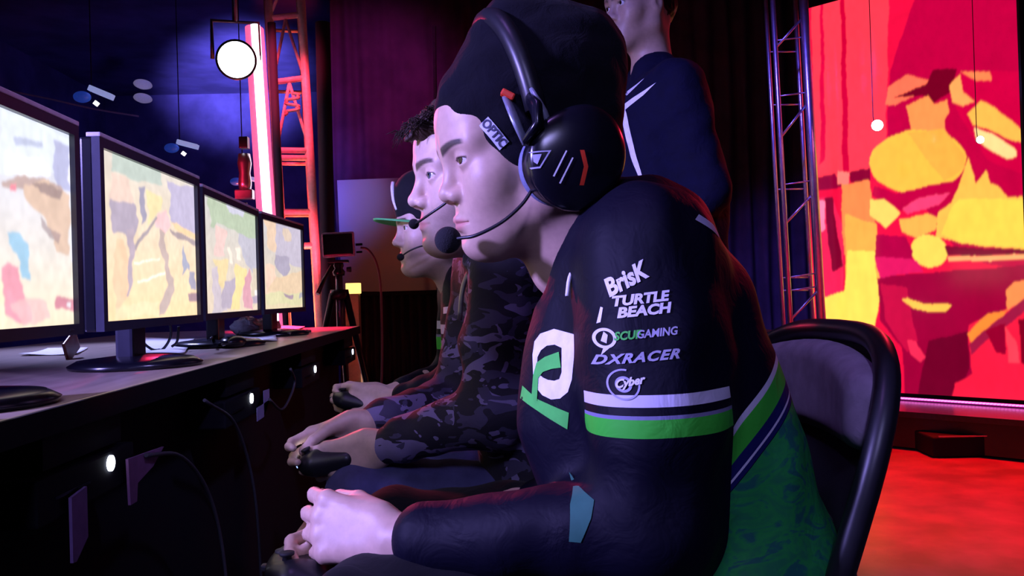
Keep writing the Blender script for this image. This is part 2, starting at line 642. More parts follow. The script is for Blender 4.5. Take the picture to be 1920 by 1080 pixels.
def add_head(F, nose=1.0, jaw=1.0, lips=1.0, eye=0.0040, brow=1.0, ears=True):
    h = dict(fr='H'); hm = dict(fr='H', mir=True)
    F.ell((-.014, 0, .034), (.096, .074, .084), k=.02, **h)
    F.ell((-.035, 0, -.015), (.062, .060, .060), k=.03, **h)
    F.ell((.026, 0, -.020), (.054, .060, .082), k=.03, **h)
    F.ell((.046, 0, .042), (.041, .054, .044), k=.03, **h)
    F.ell((.050, .041, -.024), (.024, .021, .020), k=.028, **hm)
    F.ell((.052, .030, -.050), (.024, .022, .026), k=.028, **hm)
    F.cap((-.004, .052 * jaw, -.064), (.060, .017 * jaw, -.098), .017, .0155, k=.030, **hm)
    F.cap((-.006, .057, -.020), (-.004, .052 * jaw, -.064), .016, .017, k=.030, **hm)
    F.ell((.073, 0, -.099), (.0175, .021, .0155), k=.020, **h)
    F.ell((.067, 0, -.068), (.024, .029, .028), k=.022, **h)
    F.cap((.045, 0, -.088), (-.010, 0, -.088), .030, .042, k=.030, **h)
    # brow and eye socket
    F.cap((.0810, .010, .0165), (.066, .045, .0165), .0095, .0100, k=.018, **hm)
    F.ell((.0975, .032, -.003), (.0170, .0185, .0135), k=.012, op='s', **hm)
    # nose
    F.cap((.0830, 0, .004), (.0925 + .003 * nose, 0, -.029), .0062, .0092, k=.016, **h)
    F.ell((.0950 + .004 * nose, 0, -.0335), (.0098, .0098, .0090), k=.008, **h)
    F.ell((.0875, .0130, -.0375), (.0115, .0072, .0082), k=.007, **hm)
    F.ell((.0935, .0072, -.0455), (.0060, .0034, .0045), k=.003, op='s', **hm)
    # eyelids over the eyeball, then the opening between them
    F.ell((.0700, .032, -.001), .0152, k=.005, **hm)
    F.ell((.0840, .0325, -.0015), (.0125, .0138, eye), k=.0015, op='s', **hm)
    # lips
    F.cap((.0912, .004, -.0645), (.0795, .0225, -.0695), .0046 * lips, .0022, k=.005, **hm)
    F.cap((.0895, 0, -.0745), (.0790, .0200, -.0712), .0060 * lips, .0022, k=.005, **hm)
    F.cap((.0985, 0, -.0692), (.0845, .0235, -.0703), .0013, .0010, k=.0025, op='s', **hm)
    F.ell((.0960, 0, -.0855), (.0070, .0180, .0048), k=.010, op='s', **h)
    if ears:
        F.ell((-.012, .0755, -.010), (.0175, .0075, .0300), k=.008, **hm)
        F.ell((-.009, .0830, -.008), (.0095, .0050, .0170), k=.004, op='s', **hm)


def add_hand(F, w, fwd, across, pn, s=1.0, curl=(35, 40, 25), thumb=(0.75, 0.5, 0.25), spread=1.0, k=.0035):
    """palm, four curled fingers of different lengths and a thumb leaving the side of the palm"""
    fwd = unit(fwd); across = np.array(across, float); across -= fwd * (across @ fwd); across = unit(across)
    n = np.cross(fwd, across); n = n if n @ np.array(pn, float) > 0 else -n
    kn = [.094, .098, .093, .083]; off = [.030, .0095, -.0105, -.0285]
    L = [(.044, .026, .021), (.048, .030, .022), (.045, .028, .021), (.035, .021, .019)]
    for i in range(4):
        b = w + s * (fwd * .012 + across * (off[i] * .55))
        kk = w + s * (fwd * kn[i] + across * off[i])
        F.cap(b, kk, .0150 * s, .0108 * s, k=.014)
    for i in range(4):
        p = w + s * (fwd * kn[i] + across * off[i]); a = 0.0
        sp = (off[i] / .03) * 0.10 * spread
        for j in range(3):
            a += math.radians(curl[j] * (1 + .06 * (i - 1)))
            d = unit((fwd + across * sp) * math.cos(a) + n * math.sin(a))
            q = p + d * L[i][j] * s
            F.cap(p, q, (.0092, .0083, .0076)[j] * s, (.0085, .0077, .0064)[j] * s, k=k if j else .008)
            p = q
    b = w + s * (fwd * .026 + across * .022 + n * .004)
    m = b + s * unit(fwd * thumb[0] + across * thumb[1] + n * thumb[2]) * .046
    t1 = m + s * unit(fwd * (thumb[0] + .25) + across * (thumb[1] - .25) + n * (thumb[2] + .1)) * .034
    t2 = t1 + s * unit(fwd * (thumb[0] + .35) + across * (thumb[1] - .45) + n * (thumb[2] + .25)) * .026
    F.cap(b, m, .0165 * s, .0118 * s, k=.012)
    F.cap(m, t1, .0112 * s, .0098 * s, k=.004)
    F.cap(t1, t2, .0098 * s, .0078 * s, k=.003)


def skin_mat(name, base, lipc, browc, stubble=0.0, rough=.48):
    k = NT(name)
    nz = k.noise(90, 4)
    col = k.ramp(nz, [(.3, tuple(c * .92 for c in base) + (1,)), (.7, tuple(min(1, c * 1.06) for c in base) + (1,))])
    fine = k.noise(1400, 2, stretch=(1, 1, 3))
    hair = k.ramp(fine, [(.40, (0, 0, 0, 1)), (.60, (1, 1, 1, 1))])
    st = k.attr('stubble')
    m1 = k.math('MULTIPLY', st.outputs['Fac'], k.math('MULTIPLY_ADD', hair, .6, .4))
    col = k.mix(k.math('MULTIPLY', m1, stubble), col, tuple(c * .12 for c in base) + (1,))
    col = k.mix(k.math('MULTIPLY', k.attr('lip').outputs['Fac'], .85), col, tuple(lipc) + (1,))
    b = k.math('MULTIPLY', k.attr('brow').outputs['Fac'], k.math('MULTIPLY_ADD', hair, .25, .80), clamp=True)
    col = k.mix(b, col, tuple(browc) + (1,))
    k.l(col, k.b.inputs['Base Color'])
    k.b.inputs['Roughness'].default_value = rough
    k.b.inputs['Subsurface Weight'].default_value = 0.0
    k.bump(nz, .10, .001)
    return k.m


def face_attrs(me, V, fr):
    R, o, s = fr
    L = ((V - o) @ R.T) / s
    x, y, z = L[:, 0], np.abs(L[:, 1]), L[:, 2]
    sm = lambda t: np.clip(t, 0, 1) ** 2 * (3 - 2 * np.clip(t, 0, 1))
    lip = sm(1.5 - np.hypot(y / .0225, (z + .0698 + .0030 * (y / .02) ** 2 * 0) / .0088) * 1.25) * (x > .072)
    t = (y - .008) / .044
    bz = .0140 + .0085 * np.sin(np.clip(t, 0, 1) * 2.1) - .004 * np.clip(t, 0, 1)
    th = .0072 * (1 - .50 * np.clip(t, 0, 1))
    brow = sm((1.0 - np.abs(z - bz) / th) * 1.8) * sm(t * 8 + .6) * sm((1 - t) * 6) * (x > .045)
    lash = sm((1 - np.abs(z - (.0026 - (y - .0325) ** 2 * 14)) / .0019) * 2) * (y > .0195) * (y < .0465) * (x > .06)
    brow = np.maximum(brow, lash * .9)
    jawz = sm((-.035 - z) / .02) * sm((x + .02) / .03) * sm((.15 + z) / .02)
    mou = sm(1.6 - np.hypot((x - .085) / .03, (z + .068) / .03))
    st = np.clip(jawz, 0, 1) * (1 - lip)
    fattr(me, 'lip', lip); fattr(me, 'brow', brow); fattr(me, 'stubble', st)


def eyes(fr, parent, side_look=0.0, up_look=0.0, iris=(.035, .015, .008)):
    k = NT('eyeball')
    a = k.attr('col')
    k.l(a.outputs['Color'], k.b.inputs['Base Color']); k.b.inputs['Roughness'].default_value = .12
    for sgn in (1, -1):
        c = np.array([.0700, .032 * sgn, -.001]); r = .0135
        n, m = 48, 48
        g = unit([1, side_look, up_look])
        V, col, Fq = [], [], []
        for i in range(n + 1):
            t = math.pi * i / n
            for j in range(m):
                p = 2 * math.pi * j / m
                V.append([math.cos(t), math.sin(t) * math.cos(p), math.sin(t) * math.sin(p)])
        V = np.array(V)
        ang = np.degrees(np.arccos(np.clip(V @ g, -1, 1)))
        col = np.where(ang[:, None] < 11, [[.004, .004, .004]], np.where(ang[:, None] < 26, [list(iris)], [[.62, .60, .62]]))
        for i in range(n):
            for j in range(m):
                Fq.append([i * m + j, i * m + (j + 1) % m, (i + 1) * m + (j + 1) % m, (i + 1) * m + j])
        W = hl(fr, V * r + c)
        me = npmesh('eye', W, np.array(Fq)[:, ::-1])
        cattr(me, 'col', col)
        link('eye', me, k.m, parent)


def add_body(F, J, sc=1.0):
    """torso, arms and legs under the clothes, tapering at every joint"""
    H = F.frames['H']
    nk0 = hl(H, (-.028, 0, -.060)); nk1 = J['neck']
    F.cap(nk0, nk1, .053 * sc, .060 * sc, k=.035)
    F.cap(nk1, J['chest'], .055 * sc, .06 * sc, k=.03)
    F.cap(J['shN'], J['shF'], .038 * sc, .038 * sc, k=.03)
    F.cap(J['chest'], J['belly'], .070 * sc, .085 * sc, k=.04)
    F.cap(J['belly'], J['pelvis'], .10 * sc, .11 * sc, k=.05)
    for q in 'NF':
        F.cap(J['sh' + q], J['el' + q], .046 * sc, .037 * sc, k=.03)
        F.cap(J['el' + q], J['wr' + q] + (J['el' + q] - J['wr' + q]) * .55, .037 * sc, .036 * sc, k=.02)
        F.cap(J['wr' + q] + (J['el' + q] - J['wr' + q]) * .55, J['wr' + q], .036 * sc, .0255 * sc, k=.02)
        F.cap(J['hip' + q], J['kn' + q], .078 * sc, .054 * sc, k=.04)
        F.cap(J['kn' + q], J['an' + q], .054 * sc, .036 * sc, k=.03)


def bounds(F, pad=.02):
    lo = np.full(3, 9.0); hi = np.full(3, -9.0)
    for q in F.pr:
        if q[6] != 'u': continue
        fr = q[7]
        if q[0] == 'c':
            pts = [(q[1], max(q[3], q[4])), (q[2], max(q[3], q[4]))]
        else:
            pts = [(q[1], float(np.max(q[2])))]
        for p, r in pts:
            for m in ((1, -1) if q[8] else (1,)):
                w = p * np.array([1, m, 1])
                if fr is not None: w = hl(F.frames[fr], w)
                lo = np.minimum(lo, w - r - pad); hi = np.maximum(hi, w + r + pad)
    return lo, hi


def solid(name, F, h, m=None, parent=None, disp=None, fine=None, clip=None, main=True):
    lo, hi = bounds(F)
    if clip is not None:
        lo = np.maximum(lo, clip[0]); hi = np.minimum(hi, clip[1])
    fz = fine or ([], [], [])
    A = [axis_pts(lo[i], hi[i], h, fz[i]) for i in range(3)]
    V, Fq = extract(F, *A, disp=disp)
    if main: V, Fq = keep_main(V, Fq)
    me = npmesh(name, V, Fq)
    o = link(name, me, m, parent)
    print('solid', name, len(V), 'verts', round(time.time() - T0, 1), 's')
    return o, V, Fq


def legs_and_shoes(J, body, tm, sm, h=.008, rt=1.0, seed=3):
    F = Field()
    F.cap(J['pelvis'] + [0, -.07, .0], J['pelvis'] + [0, .07, .0], .135 * rt, .135 * rt, k=.05)
    for q in 'NF':
        F.cap(J['hip' + q], J['kn' + q], .100 * rt, .076 * rt, k=.04)
        F.cap(J['kn' + q], J['an' + q] + [0, 0, .02], .074 * rt, .058 * rt, k=.03)
    solid('trousers', F, h, tm, body, disp=wrinkle(.0035, (9, 16), seed, (1, .4, 1)))
    for q in 'NF':
        F = Field()
        a = J['an' + q]
        d = unit(J['toe'] if 'toe' in J else (-1, 0, 0))
        F.cap(a + [0, 0, .0], np.array([a[0], a[1], .05]) + d * .05, .045, .042, k=.03)
        F.cap(np.array([a[0], a[1], .045]) - d * .03, np.array([a[0], a[1], .040]) + d * .17, .042, .036, k=.03)
        F.box(np.array([a[0], a[1], .014]) + d * .07, (.145 if abs(d[0]) > .5 else .045, .045 if abs(d[0]) > .5 else .145, .013), .01, k=.01)
        solid('shoe', F, .006, sm, body)


def cloth_mat(name, col, rough=.85, weave=900, bump=.25, sheen=.15):
    k = NT(name)
    nz = k.noise(35, 4)
    k.l(k.ramp(nz, [(.3, tuple(c * .8 for c in col) + (1,)), (.7, tuple(min(1, c * 1.2) for c in col) + (1,))]), k.b.inputs['Base Color'])
    k.b.inputs['Roughness'].default_value = rough
    k.b.inputs['Sheen Weight'].default_value = sheen * .3
    k.b.inputs['Specular IOR Level'].default_value = .18
    w = k.noise(weave, 2)
    f = k.noise(28, 3, dist=1.2)
    k.bump(k.math('ADD', k.math('MULTIPLY', w, .12), f), bump, .006)
    return k.m


class Surf:
    """lets flat prints be laid onto a garment: rays along +Y against the camera side of a mesh"""

    def __init__(self, V, Fq):
        self.t = BVHTree.FromPolygons([tuple(v) for v in V], [tuple(int(i) for i in f) for f in Fq])

    def hit(self, p, d=(0, 1, 0)):
        d = Vector(d)
        h = self.t.ray_cast(Vector([float(c) for c in p]) - d * .35, d, .8)
        return h[0]


def refine(bm, size, rounds=7):
    for _ in range(rounds):
        es = [e for e in bm.edges if e.calc_length() > size]
        if not es: break
        bmesh.ops.subdivide_edges(bm, edges=es, cuts=1)
        bmesh.ops.triangulate(bm, faces=[f for f in bm.faces if len(f.verts) > 3])


def lay(name, bm, surf, c, right, up, parent, m, lift=.0012, size=.006, d=(0, 1, 0), label=None):
    """bm holds a flat print (x, y in metres); wrap it on the cloth round point c"""
    bmesh.ops.triangulate(bm, faces=bm.faces[:])
    refine(bm, size)
    right = np.array(right, float); up = np.array(up, float); c = np.array(c, float)
    bad = []
    for v in bm.verts:
        p = c + right * v.co.x + up * v.co.y
        h = surf.hit(p, d)
        if h is None: bad.append(v); continue
        v.co = h - Vector(d) * lift
    if bad: bmesh.ops.delete(bm, geom=bad, context='VERTS')
    for f in bm.faces: f.smooth = True
    me = bpy.data.meshes.new(name); bm.to_mesh(me); bm.free()
    o = link(name, me, m, parent)
    if label: o['label'] = label
    return o


def text_bm(s, size, shear=0.0, spacing=1.0, bold=.0, sx=1.0):
    cu = bpy.data.curves.new('t', 'FONT'); cu.body = s; cu.size = size; cu.shear = shear
    cu.space_character = spacing; cu.offset = bold; cu.align_x = 'CENTER'; cu.align_y = 'CENTER'
    cu.resolution_u = 3
    ob = bpy.data.objects.new('t', cu); COL.objects.link(ob)
    bpy.context.view_layer.update()
    dg = bpy.context.evaluated_depsgraph_get()
    me = bpy.data.meshes.new_from_object(ob.evaluated_get(dg))
    bm = bmesh.new(); bm.from_mesh(me)
    for v in bm.verts: v.co.x *= sx
    bpy.data.objects.remove(ob); bpy.data.curves.remove(cu); bpy.data.meshes.remove(me)
    bmesh.ops.remove_doubles(bm, verts=bm.verts, dist=1e-6)
    return bm


def poly_bm(polys):
    bm = bmesh.new()
    for p in polys:
        bm.faces.new([bm.verts.new((a, b, 0)) for a, b in p])
    return bm


def ring_poly(ro, ri, n=40, sq=2.0, ay=1.0):
    """a ring as quads; sq > 2 makes it squarish"""
    out = []
    P = lambda r, t: (r * np.sign(math.cos(t)) * abs(math.cos(t)) ** (2 / sq), ay * r * np.sign(math.sin(t)) * abs(math.sin(t)) ** (2 / sq))
    for i in range(n):
        a, b = 2 * math.pi * i / n, 2 * math.pi * (i + 1) / n
        out.append([P(ri, a), P(ro, a), P(ro, b), P(ri, b)])
    return out


def headset(fr, label, group=None, cup_c=(-.022, .086, -.012), cup_r=.040, band_h=.128, mic=None, mic_r=.006, boom0=None, red=False, cup_t=.028):
    o = empty('headset', hl(fr, (-.02, 0, band_h)), label, 'headset', group)
    R = fr[0]; lft = R[1]; fw = R[0]; up = R[2]
    # headband: an arch over the crown
    n = 26
    pts = []
    for i in range(n + 1):
        t = math.pi * i / n
        pts.append(hl(fr, (cup_c[0] * .6 + .010, math.cos(t) * (cup_c[1] + .002), .030 + math.sin(t) * (band_h - .030))))
    MB().tube(pts, .0125, 12, flat=1.0).build('headband', M['black_plastic'], o)
    for sgn in (1, -1):
        c = hl(fr, (cup_c[0], cup_c[1] * sgn, cup_c[2])); ax = lft * sgn
        MB().lathe(c, ax, [(0, cup_t), (cup_r * .45, cup_t * .98), (cup_r * .80, cup_t * .82), (cup_r * 1.02, cup_t * .42), (cup_r * 1.06, .0), (cup_r * .98, -.006), (0, -.008)], 40).build('ear_cup', M['gloss_black'], o)
        MB().lathe(c - ax * .006, -ax, [(cup_r * .5, -.002), (cup_r * .98, 0), (cup_r * 1.05, .006), (cup_r * 1.02, .013), (cup_r * .80, .018), (cup_r * .5, .016)], 40).build('ear_cushion', M['cushion'], o)
        a = hl(fr, (cup_c[0] + .006, (cup_c[1] + .010) * sgn, cup_c[2] + cup_r * .7)); b = hl(fr, (cup_c[0] * .6 + .012, (cup_c[1] + .006) * sgn, .052))
        MB().tube([a, (a + b) / 2 + ax * .004, b], [.007, .009, .007], 10, flat=.6).build('yoke', M['silver'], o)
    if mic is not None:
        b = MB().tube(curve_pts(mic, 30), .0021, 8).build('microphone_boom', M['black_plastic'], o)
        MB().sphere(mic[-1], mic_r, 20, 14).build('microphone', M['foam'], b)
    return o


M['cushion'] = mat('cushion_fabric', (.16, .18, .30), .8, bump=.3, scale=400)
JERSEY = None


def jersey_mat(name, base):
    """black sports jersey; printed bands follow stored garment coordinates (sleeve length, hem height)"""
    k = NT(name)
    W = (.60, .60, .72, 1); L = (.20, .20, .34, 1); G = (.045, .50, .040, 1); B = tuple(base) + (1,)
    sl = k.ramp(k.attr('sleeve').outputs['Fac'], [(0, B), (.10, W), (.30, B), (.435, L), (.50, G), (.80, B)], 'CONSTANT')
    nz = k.noise(16, 5, dist=2.0, stretch=(1, 1, 2.2))
    gd = k.ramp(nz, [(.38, (.018, .20, .075, 1)), (.52, (.02, .30, .06, 1)), (.60, (.015, .13, .10, 1))])
    h = k.attr('hem').outputs['Fac']
    hm = k.ramp(h, [(0, B), (.04, W), (.105, G), (.30, (.01, .01, .10, 1)), (.40, W), (.425, (.01, .01, .10, 1)), (.47, B)], 'CONSTANT')
    hm = k.mix(k.math('GREATER_THAN', h, .48), hm, gd)
    c = k.mix(k.math('GREATER_THAN', k.attr('arm').outputs['Fac'], .5), hm, sl)
    nb = k.noise(40, 3)
    k.l(c, k.b.inputs['Base Color'])
    k.b.inputs['Roughness'].default_value = .62
    k.b.inputs['Specular IOR Level'].default_value = .16
    f = k.noise(22, 3, dist=1.5)
    k.bump(f, .35, .006)
    return k.m


def camo_mat(name, a, b, c):
    k = NT(name)
    n1 = k.noise(15, 2, .5, dist=.8, stretch=(1, 1, 2.0)); n2 = k.noise(21, 2, .5, dist=.8, stretch=(1, 1, 2.0))
    k1 = k.math('GREATER_THAN', n1, .54); k2 = k.math('GREATER_THAN', n2, .56)
    col = k.mix(k1, tuple(a) + (1,), tuple(b) + (1,)); col = k.mix(k2, col, tuple(c) + (1,))
    k.l(col, k.b.inputs['Base Color']); k.b.inputs['Roughness'].default_value = .8
    k.bump(k.noise(26, 3, dist=1.2), .3, .006)
    return k.m


def seated(D, **kw):
    J = {k: np.array(v, float) for k, v in kw.items()}
    return J


# ================================================================== person 1: beanie and black jersey, nearest the camera
def build_p1():
    D = 1.08
    fr = head_frame(at(971, 283, D), 15, 12, 1.03)
    J = dict(neck=at(1085, 425, 1.09), chest=at(1180, 560, 1.10), belly=at(1240, 760, 1.10), pelvis=at(1345, 1060, 1.10),
             shN=at(1215, 470, .935), shF=at(1150, 470, 1.28), elN=at(1225, 985, .87), elF=at(1130, 930, 1.32),
             wrN=at(742, 1012, .97), wrF=at(730, 1030, 1.13),
             hipN=np.array([.30, 1.00, .53]), hipF=np.array([.30, 1.21, .53]), knN=np.array([-.12, .93, .53]), knF=np.array([-.12, 1.27, .53]),
             anN=np.array([-.10, .95, .10]), anF=np.array([-.10, 1.27, .10]))
    F = Field({'H': fr})
    add_head(F, nose=.5, jaw=1.06, lips=1.12, eye=.0036, ears=False)
    add_body(F, J)
    F.cap(J['neck'] + [-.005, 0, .0], at(1052, 505, 1.09), .056, .036, k=.03)
    add_hand(F, J['wrN'], (-1, .42, .10), (.0, .35, 1), (.3, .7, -.6), curl=(40, 45, 25), thumb=(.8, .25, .35))
    add_hand(F, J['wrF'], (-1, -.35, .10), (.0, -.35, 1), (.3, -.7, -.6), curl=(40, 45, 25), thumb=(.8, .25, .35))
    o = fr[1]
    fine = ([(o[0] - .15, o[0] + .02, .0015), (J['wrN'][0] - .2, J['wrN'][0] + .02, .004)], [(o[1] - .09, o[1] + .09, .0015)], [(o[2] - .14, o[2] + .08, .0015)])
    body, V, Fq = solid('person', F, .006, skin_mat('skin_light', (.54, .36, .26), (.50, .17, .15), (.012, .009, .010), .10), fine=fine)
    tag(body, 'seated person in a black beanie and black jersey with green bands, nearest the camera', 'person')
    face_attrs(body.data, V, fr)
    eyes(fr, body, side_look=.22, up_look=.12)
    # beanie: shell over the skull with a slouching back, cut along the rim from forehead to ear
    F = Field({'H': fr})
    F.ell((-.016, 0, .044), (.107, .086, .092), k=.02, fr='H')
    F.ell((-.060, 0, .075), (.085, .078, .080), k=.05, fr='H')
    F.ell((-.052, 0, .000), (.072, .074, .070), k=.04, fr='H')
    F.ell((-.004, 0, .008), (.086, .081, .070), k=.02, fr='H')
    F.cap((-.03, 0, .13), (-.10, 0, .10), .05, .055, k=.04, fr='H')
    # rim plane
    n = unit([.86, 0, -.51])
    R = np.array([n, [0, 1, 0], np.cross(n, [0, 1, 0])])
    F.box((np.array([.084, 0, .056]) + n * .2), (.2, .2, .4), .0, k=.010, op='s', fr='H', rot=R)
    beanie, Vb, Fb = solid('beanie', F, .0035, cloth_mat('beanie_knit', (.0022, .0022, .006), .95, 700, .5, .05), body, disp=wrinkle(.0022, (14, 25), 5))
    sb = Surf(Vb, Fb)
    c = at(926, 251, 1.0)
    t = math.radians(-52)
    rt = np.array([math.cos(t), 0, math.sin(t)]); upv = np.array([-math.sin(t), 0, math.cos(t)])
    lay('knit_label', poly_bm([[(-.0185, -.0068), (.0185, -.0068), (.0185, .0068), (-.0185, .0068)]]), sb, c, rt, upv, beanie, mat('label_grey', (.50, .52, .66), .7), lift=.0018, size=.004)
    lay('knit_label_lettering', text_bm('OPTIC', .0135, sx=.95, bold=.0004), sb, c, rt, upv, beanie, mat('label_dark', (.03, .03, .07), .7), lift=.0026, size=.004)
    # hair at nape and temple
    F = Field({'H': fr})
    F.ell((-.050, 0, -.020), (.064, .070, .055), k=.02, fr='H')
    F.ell((.012, .0665, .000), (.017, .008, .034), k=.01, fr='H', mir=True)
    solid('hair', F, .004, cloth_mat('hair_black', (.005, .004, .005), .6, 500, .8, 0), body, disp=wrinkle(.002, (30, 60), 9), main=False)
    # headset
    mp = [at(1000, 352, .99), at(978, 384, .985), at(940, 417, .98), at(893, 441, .985), at(866, 446, .995), at(840, 450, 1.01)]
    hs = headset(fr, 'black gaming headset worn over the black beanie, with a foam ball microphone', cup_c=(-.012, .094, -.034), cup_r=.044, band_h=.158, mic=mp, mic_r=.0155, cup_t=.036)
    # the silver arm in front of the cup, its red hinge, cup badge and painted gloss streaks
    a, b, c2 = at(949, 183, .985), at(966, 225, .975), at(986, 272, .968)
    MB().tube([a, b, c2], [.0062, .0068, .0050], 10, flat=.5).build('adjuster_arm', M['silver'], hs)
    MB().box(at(952, 178, .985), (.016, .012, .008), Matrix.Rotation(.5, 3, 'Y'), .002).build('hinge', M['red_plastic'], hs)
    MB().tube([at(985, 268, .962), at(1010, 236, .958), at(1006, 205, .965), at(985, 178, .985)], [.010, .014, .014, .008], 12, flat=.5).build('arm_cover', M['gloss_black'], hs)
    F = Field({'H': fr})
    F.ell((-.016, .112, -.034), (.048, .018, .054), k=.01, fr='H')
    F.ell((-.044, .110, -.024), (.040, .020, .048), k=.02, fr='H')
    shell, Vs, Fs = solid('cup_shell', F, .003, M['gloss_black'], hs)
    ss = Surf(Vs, Fs)
    tr = [(-.0165, .0085), (.0165, .0085), (.004, -.0105), (-.009, -.0105)]
    ring = []
    for i in range(4):
        a_, b_ = np.array(tr[i]), np.array(tr[(i + 1) % 4])
        ring.append([tuple(a_), tuple(b_), tuple(b_ * .82), tuple(a_ * .82)])
    lay('cup_badge', poly_bm(ring + [[(-.004, .005), (.006, .005), (.001, -.006), (-.003, -.003)]]), ss, at(1006, 297, .95), (1, 0, .02), (0, 0, 1), shell, M['grey_print'], lift=.001, size=.004)
    for q in ((1050, 305), (1062, 318)):
        lay('gloss_streak', poly_bm([[(-.0080, -.0140), (-.0062, -.0146), (.0085, .0130), (.0070, .0136)]]), ss, at(q[0], q[1], .95), (1, 0, 0), (0, 0, 1), shell, M['white_print'], lift=.001, size=.004)  # white streaks painted for highlights on the glossy cup
    lay('cup_trim', poly_bm([[(-.004, -.020), (.001, -.020), (.006, .0), (.002, .018), (-.003, .018), (.001, 0)]]), ss, at(1090, 316, .97), (1, 0, 0), (0, 0, 1), shell, M['red_plastic'], lift=.001, size=.004)
    # jersey
    F = Field({'H': fr})
    for dy in (-.085, .085):
        e = np.array([0, dy, 0])
        F.cap(at(1165, 530, 1.10) + e * .7, at(1200, 700, 1.10) + e, .085, .125, k=.05)
        F.cap(at(1200, 700, 1.10) + e, at(1232, 830, 1.10) + e, .125, .138, k=.04)
        F.cap(at(1232, 830, 1.10) + e, at(1275, 1010, 1.10) + e * 1.1, .138, .158, k=.04)
    F.cap(at(1255, 560, 1.10) + [0, -.08, 0], at(1255, 560, 1.10) + [0, .08, 0], .070, .070, k=.06)
    F.cap(at(1092, 600, 1.04), at(1088, 800, 1.03), .055, .072, k=.05)
    F.cap(J['shN'] + [.005, .02, -.005], J['shF'] + [.005, -.02, 0], .062, .062, k=.06)
    F.cap(J['shN'], at(1222, 640, .905), .066, .066, k=.045)
    F.cap(at(1222, 640, .905), at(1235, 800, .88), .066, .0615, k=.03)
    F.cap(at(1235, 800, .88), J['elN'], .0615, .058, k=.03)
    F.cap(J['elN'], at(800, 1012, .955), .056, .040, k=.03)
    F.cap(J['shF'], J['elF'], .062, .058, k=.04)
    F.cap(J['elF'], at(800, 1028, 1.15), .055, .040, k=.03)
    # collar and hood lying on the back
    F.cap(at(1098, 500, 1.02), at(1098, 490, 1.18), .026, .026, k=.05)
    F.cap(at(1135, 440, 1.00), at(1180, 435, 1.08), .026, .044, k=.03)
    F.cap(at(1175, 425, 1.04), at(1175, 425, 1.18), .044, .044, k=.05)
    F.cap(at(1245, 430, 1.05), at(1245, 430, 1.18), .042, .042, k=.05)
    F.cap(at(1120, 412, 1.05), at(1120, 412, 1.18), .026, .026, k=.05)
    # neck opening
    F.cap(hl(fr, (-.010, 0, -.07)), J['neck'] + [-.012, 0, .005], .068, .058, k=.012, op='s')
    F.cap(at(1060, 405, 1.05), at(1005, 505, 1.06), .060, .032, k=.015, op='s')
    jm = jersey_mat('jersey_black', (.0012, .0012, .0085))
    jer, Vj, Fj = solid('jersey', F, .0042, jm, body, disp=wrinkle(.0035, (5, 9, 15), 4), fine=([], [], []))
    # garment coordinates
    seg = [(J['shN'], at(1222, 640, .905)), (at(1222, 640, .905), at(1235, 800, .88)), (at(1235, 800, .88), J['elN']), (J['elN'], at(800, 1012, .955))]
    d = np.full(len(Vj), 9.0)
    for a, b in seg:
        t = np.clip(((Vj - a) @ (b - a)) / ((b - a) @ (b - a)), 0, 1)
        d = np.minimum(d, np.linalg.norm(Vj - a - t[:, None] * (b - a), axis=1))
    arm = 1 / (1 + np.exp((d - .0735) / .004))
    fattr(jer.data, 'arm', arm)
    zt = at(1235, 741, .82)[2]; zb = at(1235, 820, .82)[2]
    zz = Vj[:, 2] - .018 * (Vj[:, 0] - .16)
    fattr(jer.data, 'sleeve', np.clip(.10 + (zt - zz) / (zt - zb) * .70 , 0, 1))
    p0 = at(1352, 828, .935); p1 = at(1462, 722, .95)
    dx, dz = p1[0] - p0[0], p1[2] - p0[2]
    nn = np.array([dz, -dx]) / math.hypot(dx, dz)
    dist = (Vj[:, 0] - p0[0]) * nn[0] + (Vj[:, 2] - p0[2]) * nn[1]
    front = 1 / (1 + np.exp((Vj[:, 0] - .16) / .006))
    fattr(jer.data, 'hem', np.clip(.04 + (dist + .024) / .046 * .44, 0, 1) * (1 - front))
    sj = Surf(Vj, Fj)
    tl = math.radians(4)
    rt = lambda a: np.array([math.cos(math.radians(a)), 0, math.sin(math.radians(a))])
    uu = lambda a: np.array([-math.sin(math.radians(a)), 0, math.cos(math.radians(a))])
    s8 = .84
    def pr(name, s, px, py, size, ang, m, **kw):
        lay(name, text_bm(s, size, **kw), sj, at(px, py, s8), rt(ang), uu(ang), jer, m, size=.005, lift=.0016)
    pr('sleeve_lettering', 'BrisK', 1179, 525, .0235, 27, M['white_print'], shear=.35, bold=.0009, sx=.80)
    pr('sleeve_lettering', 'TURTLE', 1203, 561, .0132, 5, M['white_print'], shear=.3, bold=.0006, sx=1.15)
    pr('sleeve_lettering', 'BEACH', 1208, 583, .0132, 5, M['white_print'], shear=.3, bold=.0006, sx=1.20)
    lay('sleeve_mark', poly_bm([[(-.004, -.008), (-.0005, -.007), (.004, .007), (.002, .008)]]), sj, at(1133, 592, s8), rt(5), uu(5), jer, M['white_print'], size=.005)
    pr('sleeve_lettering', 'SCUF', 1176, 630, .0110, 5, M['green_print'], shear=.3, bold=.0004, sx=.92)
    pr('sleeve_lettering', 'GAMING', 1229, 624, .0105, 5, M['grey_print'], shear=.3, bold=.0003, sx=.92)
    lay('sleeve_badge', poly_bm(ring_poly(.0100, .0072) + [[(-.0035, -.0025), (0, .0065), (.003, .003), (.001, -.005)], [(-.005, -.0165), (-.002, -.009), (.0035, -.009)]]), sj, at(1139, 636, s8), rt(4), uu(4), jer, M['white_print'], size=.004)
    pr('sleeve_lettering', 'DXRACER', 1191, 671, .0125, 5, M['grey_print'], shear=.45, bold=.0005, sx=1.25, spacing=1.15)
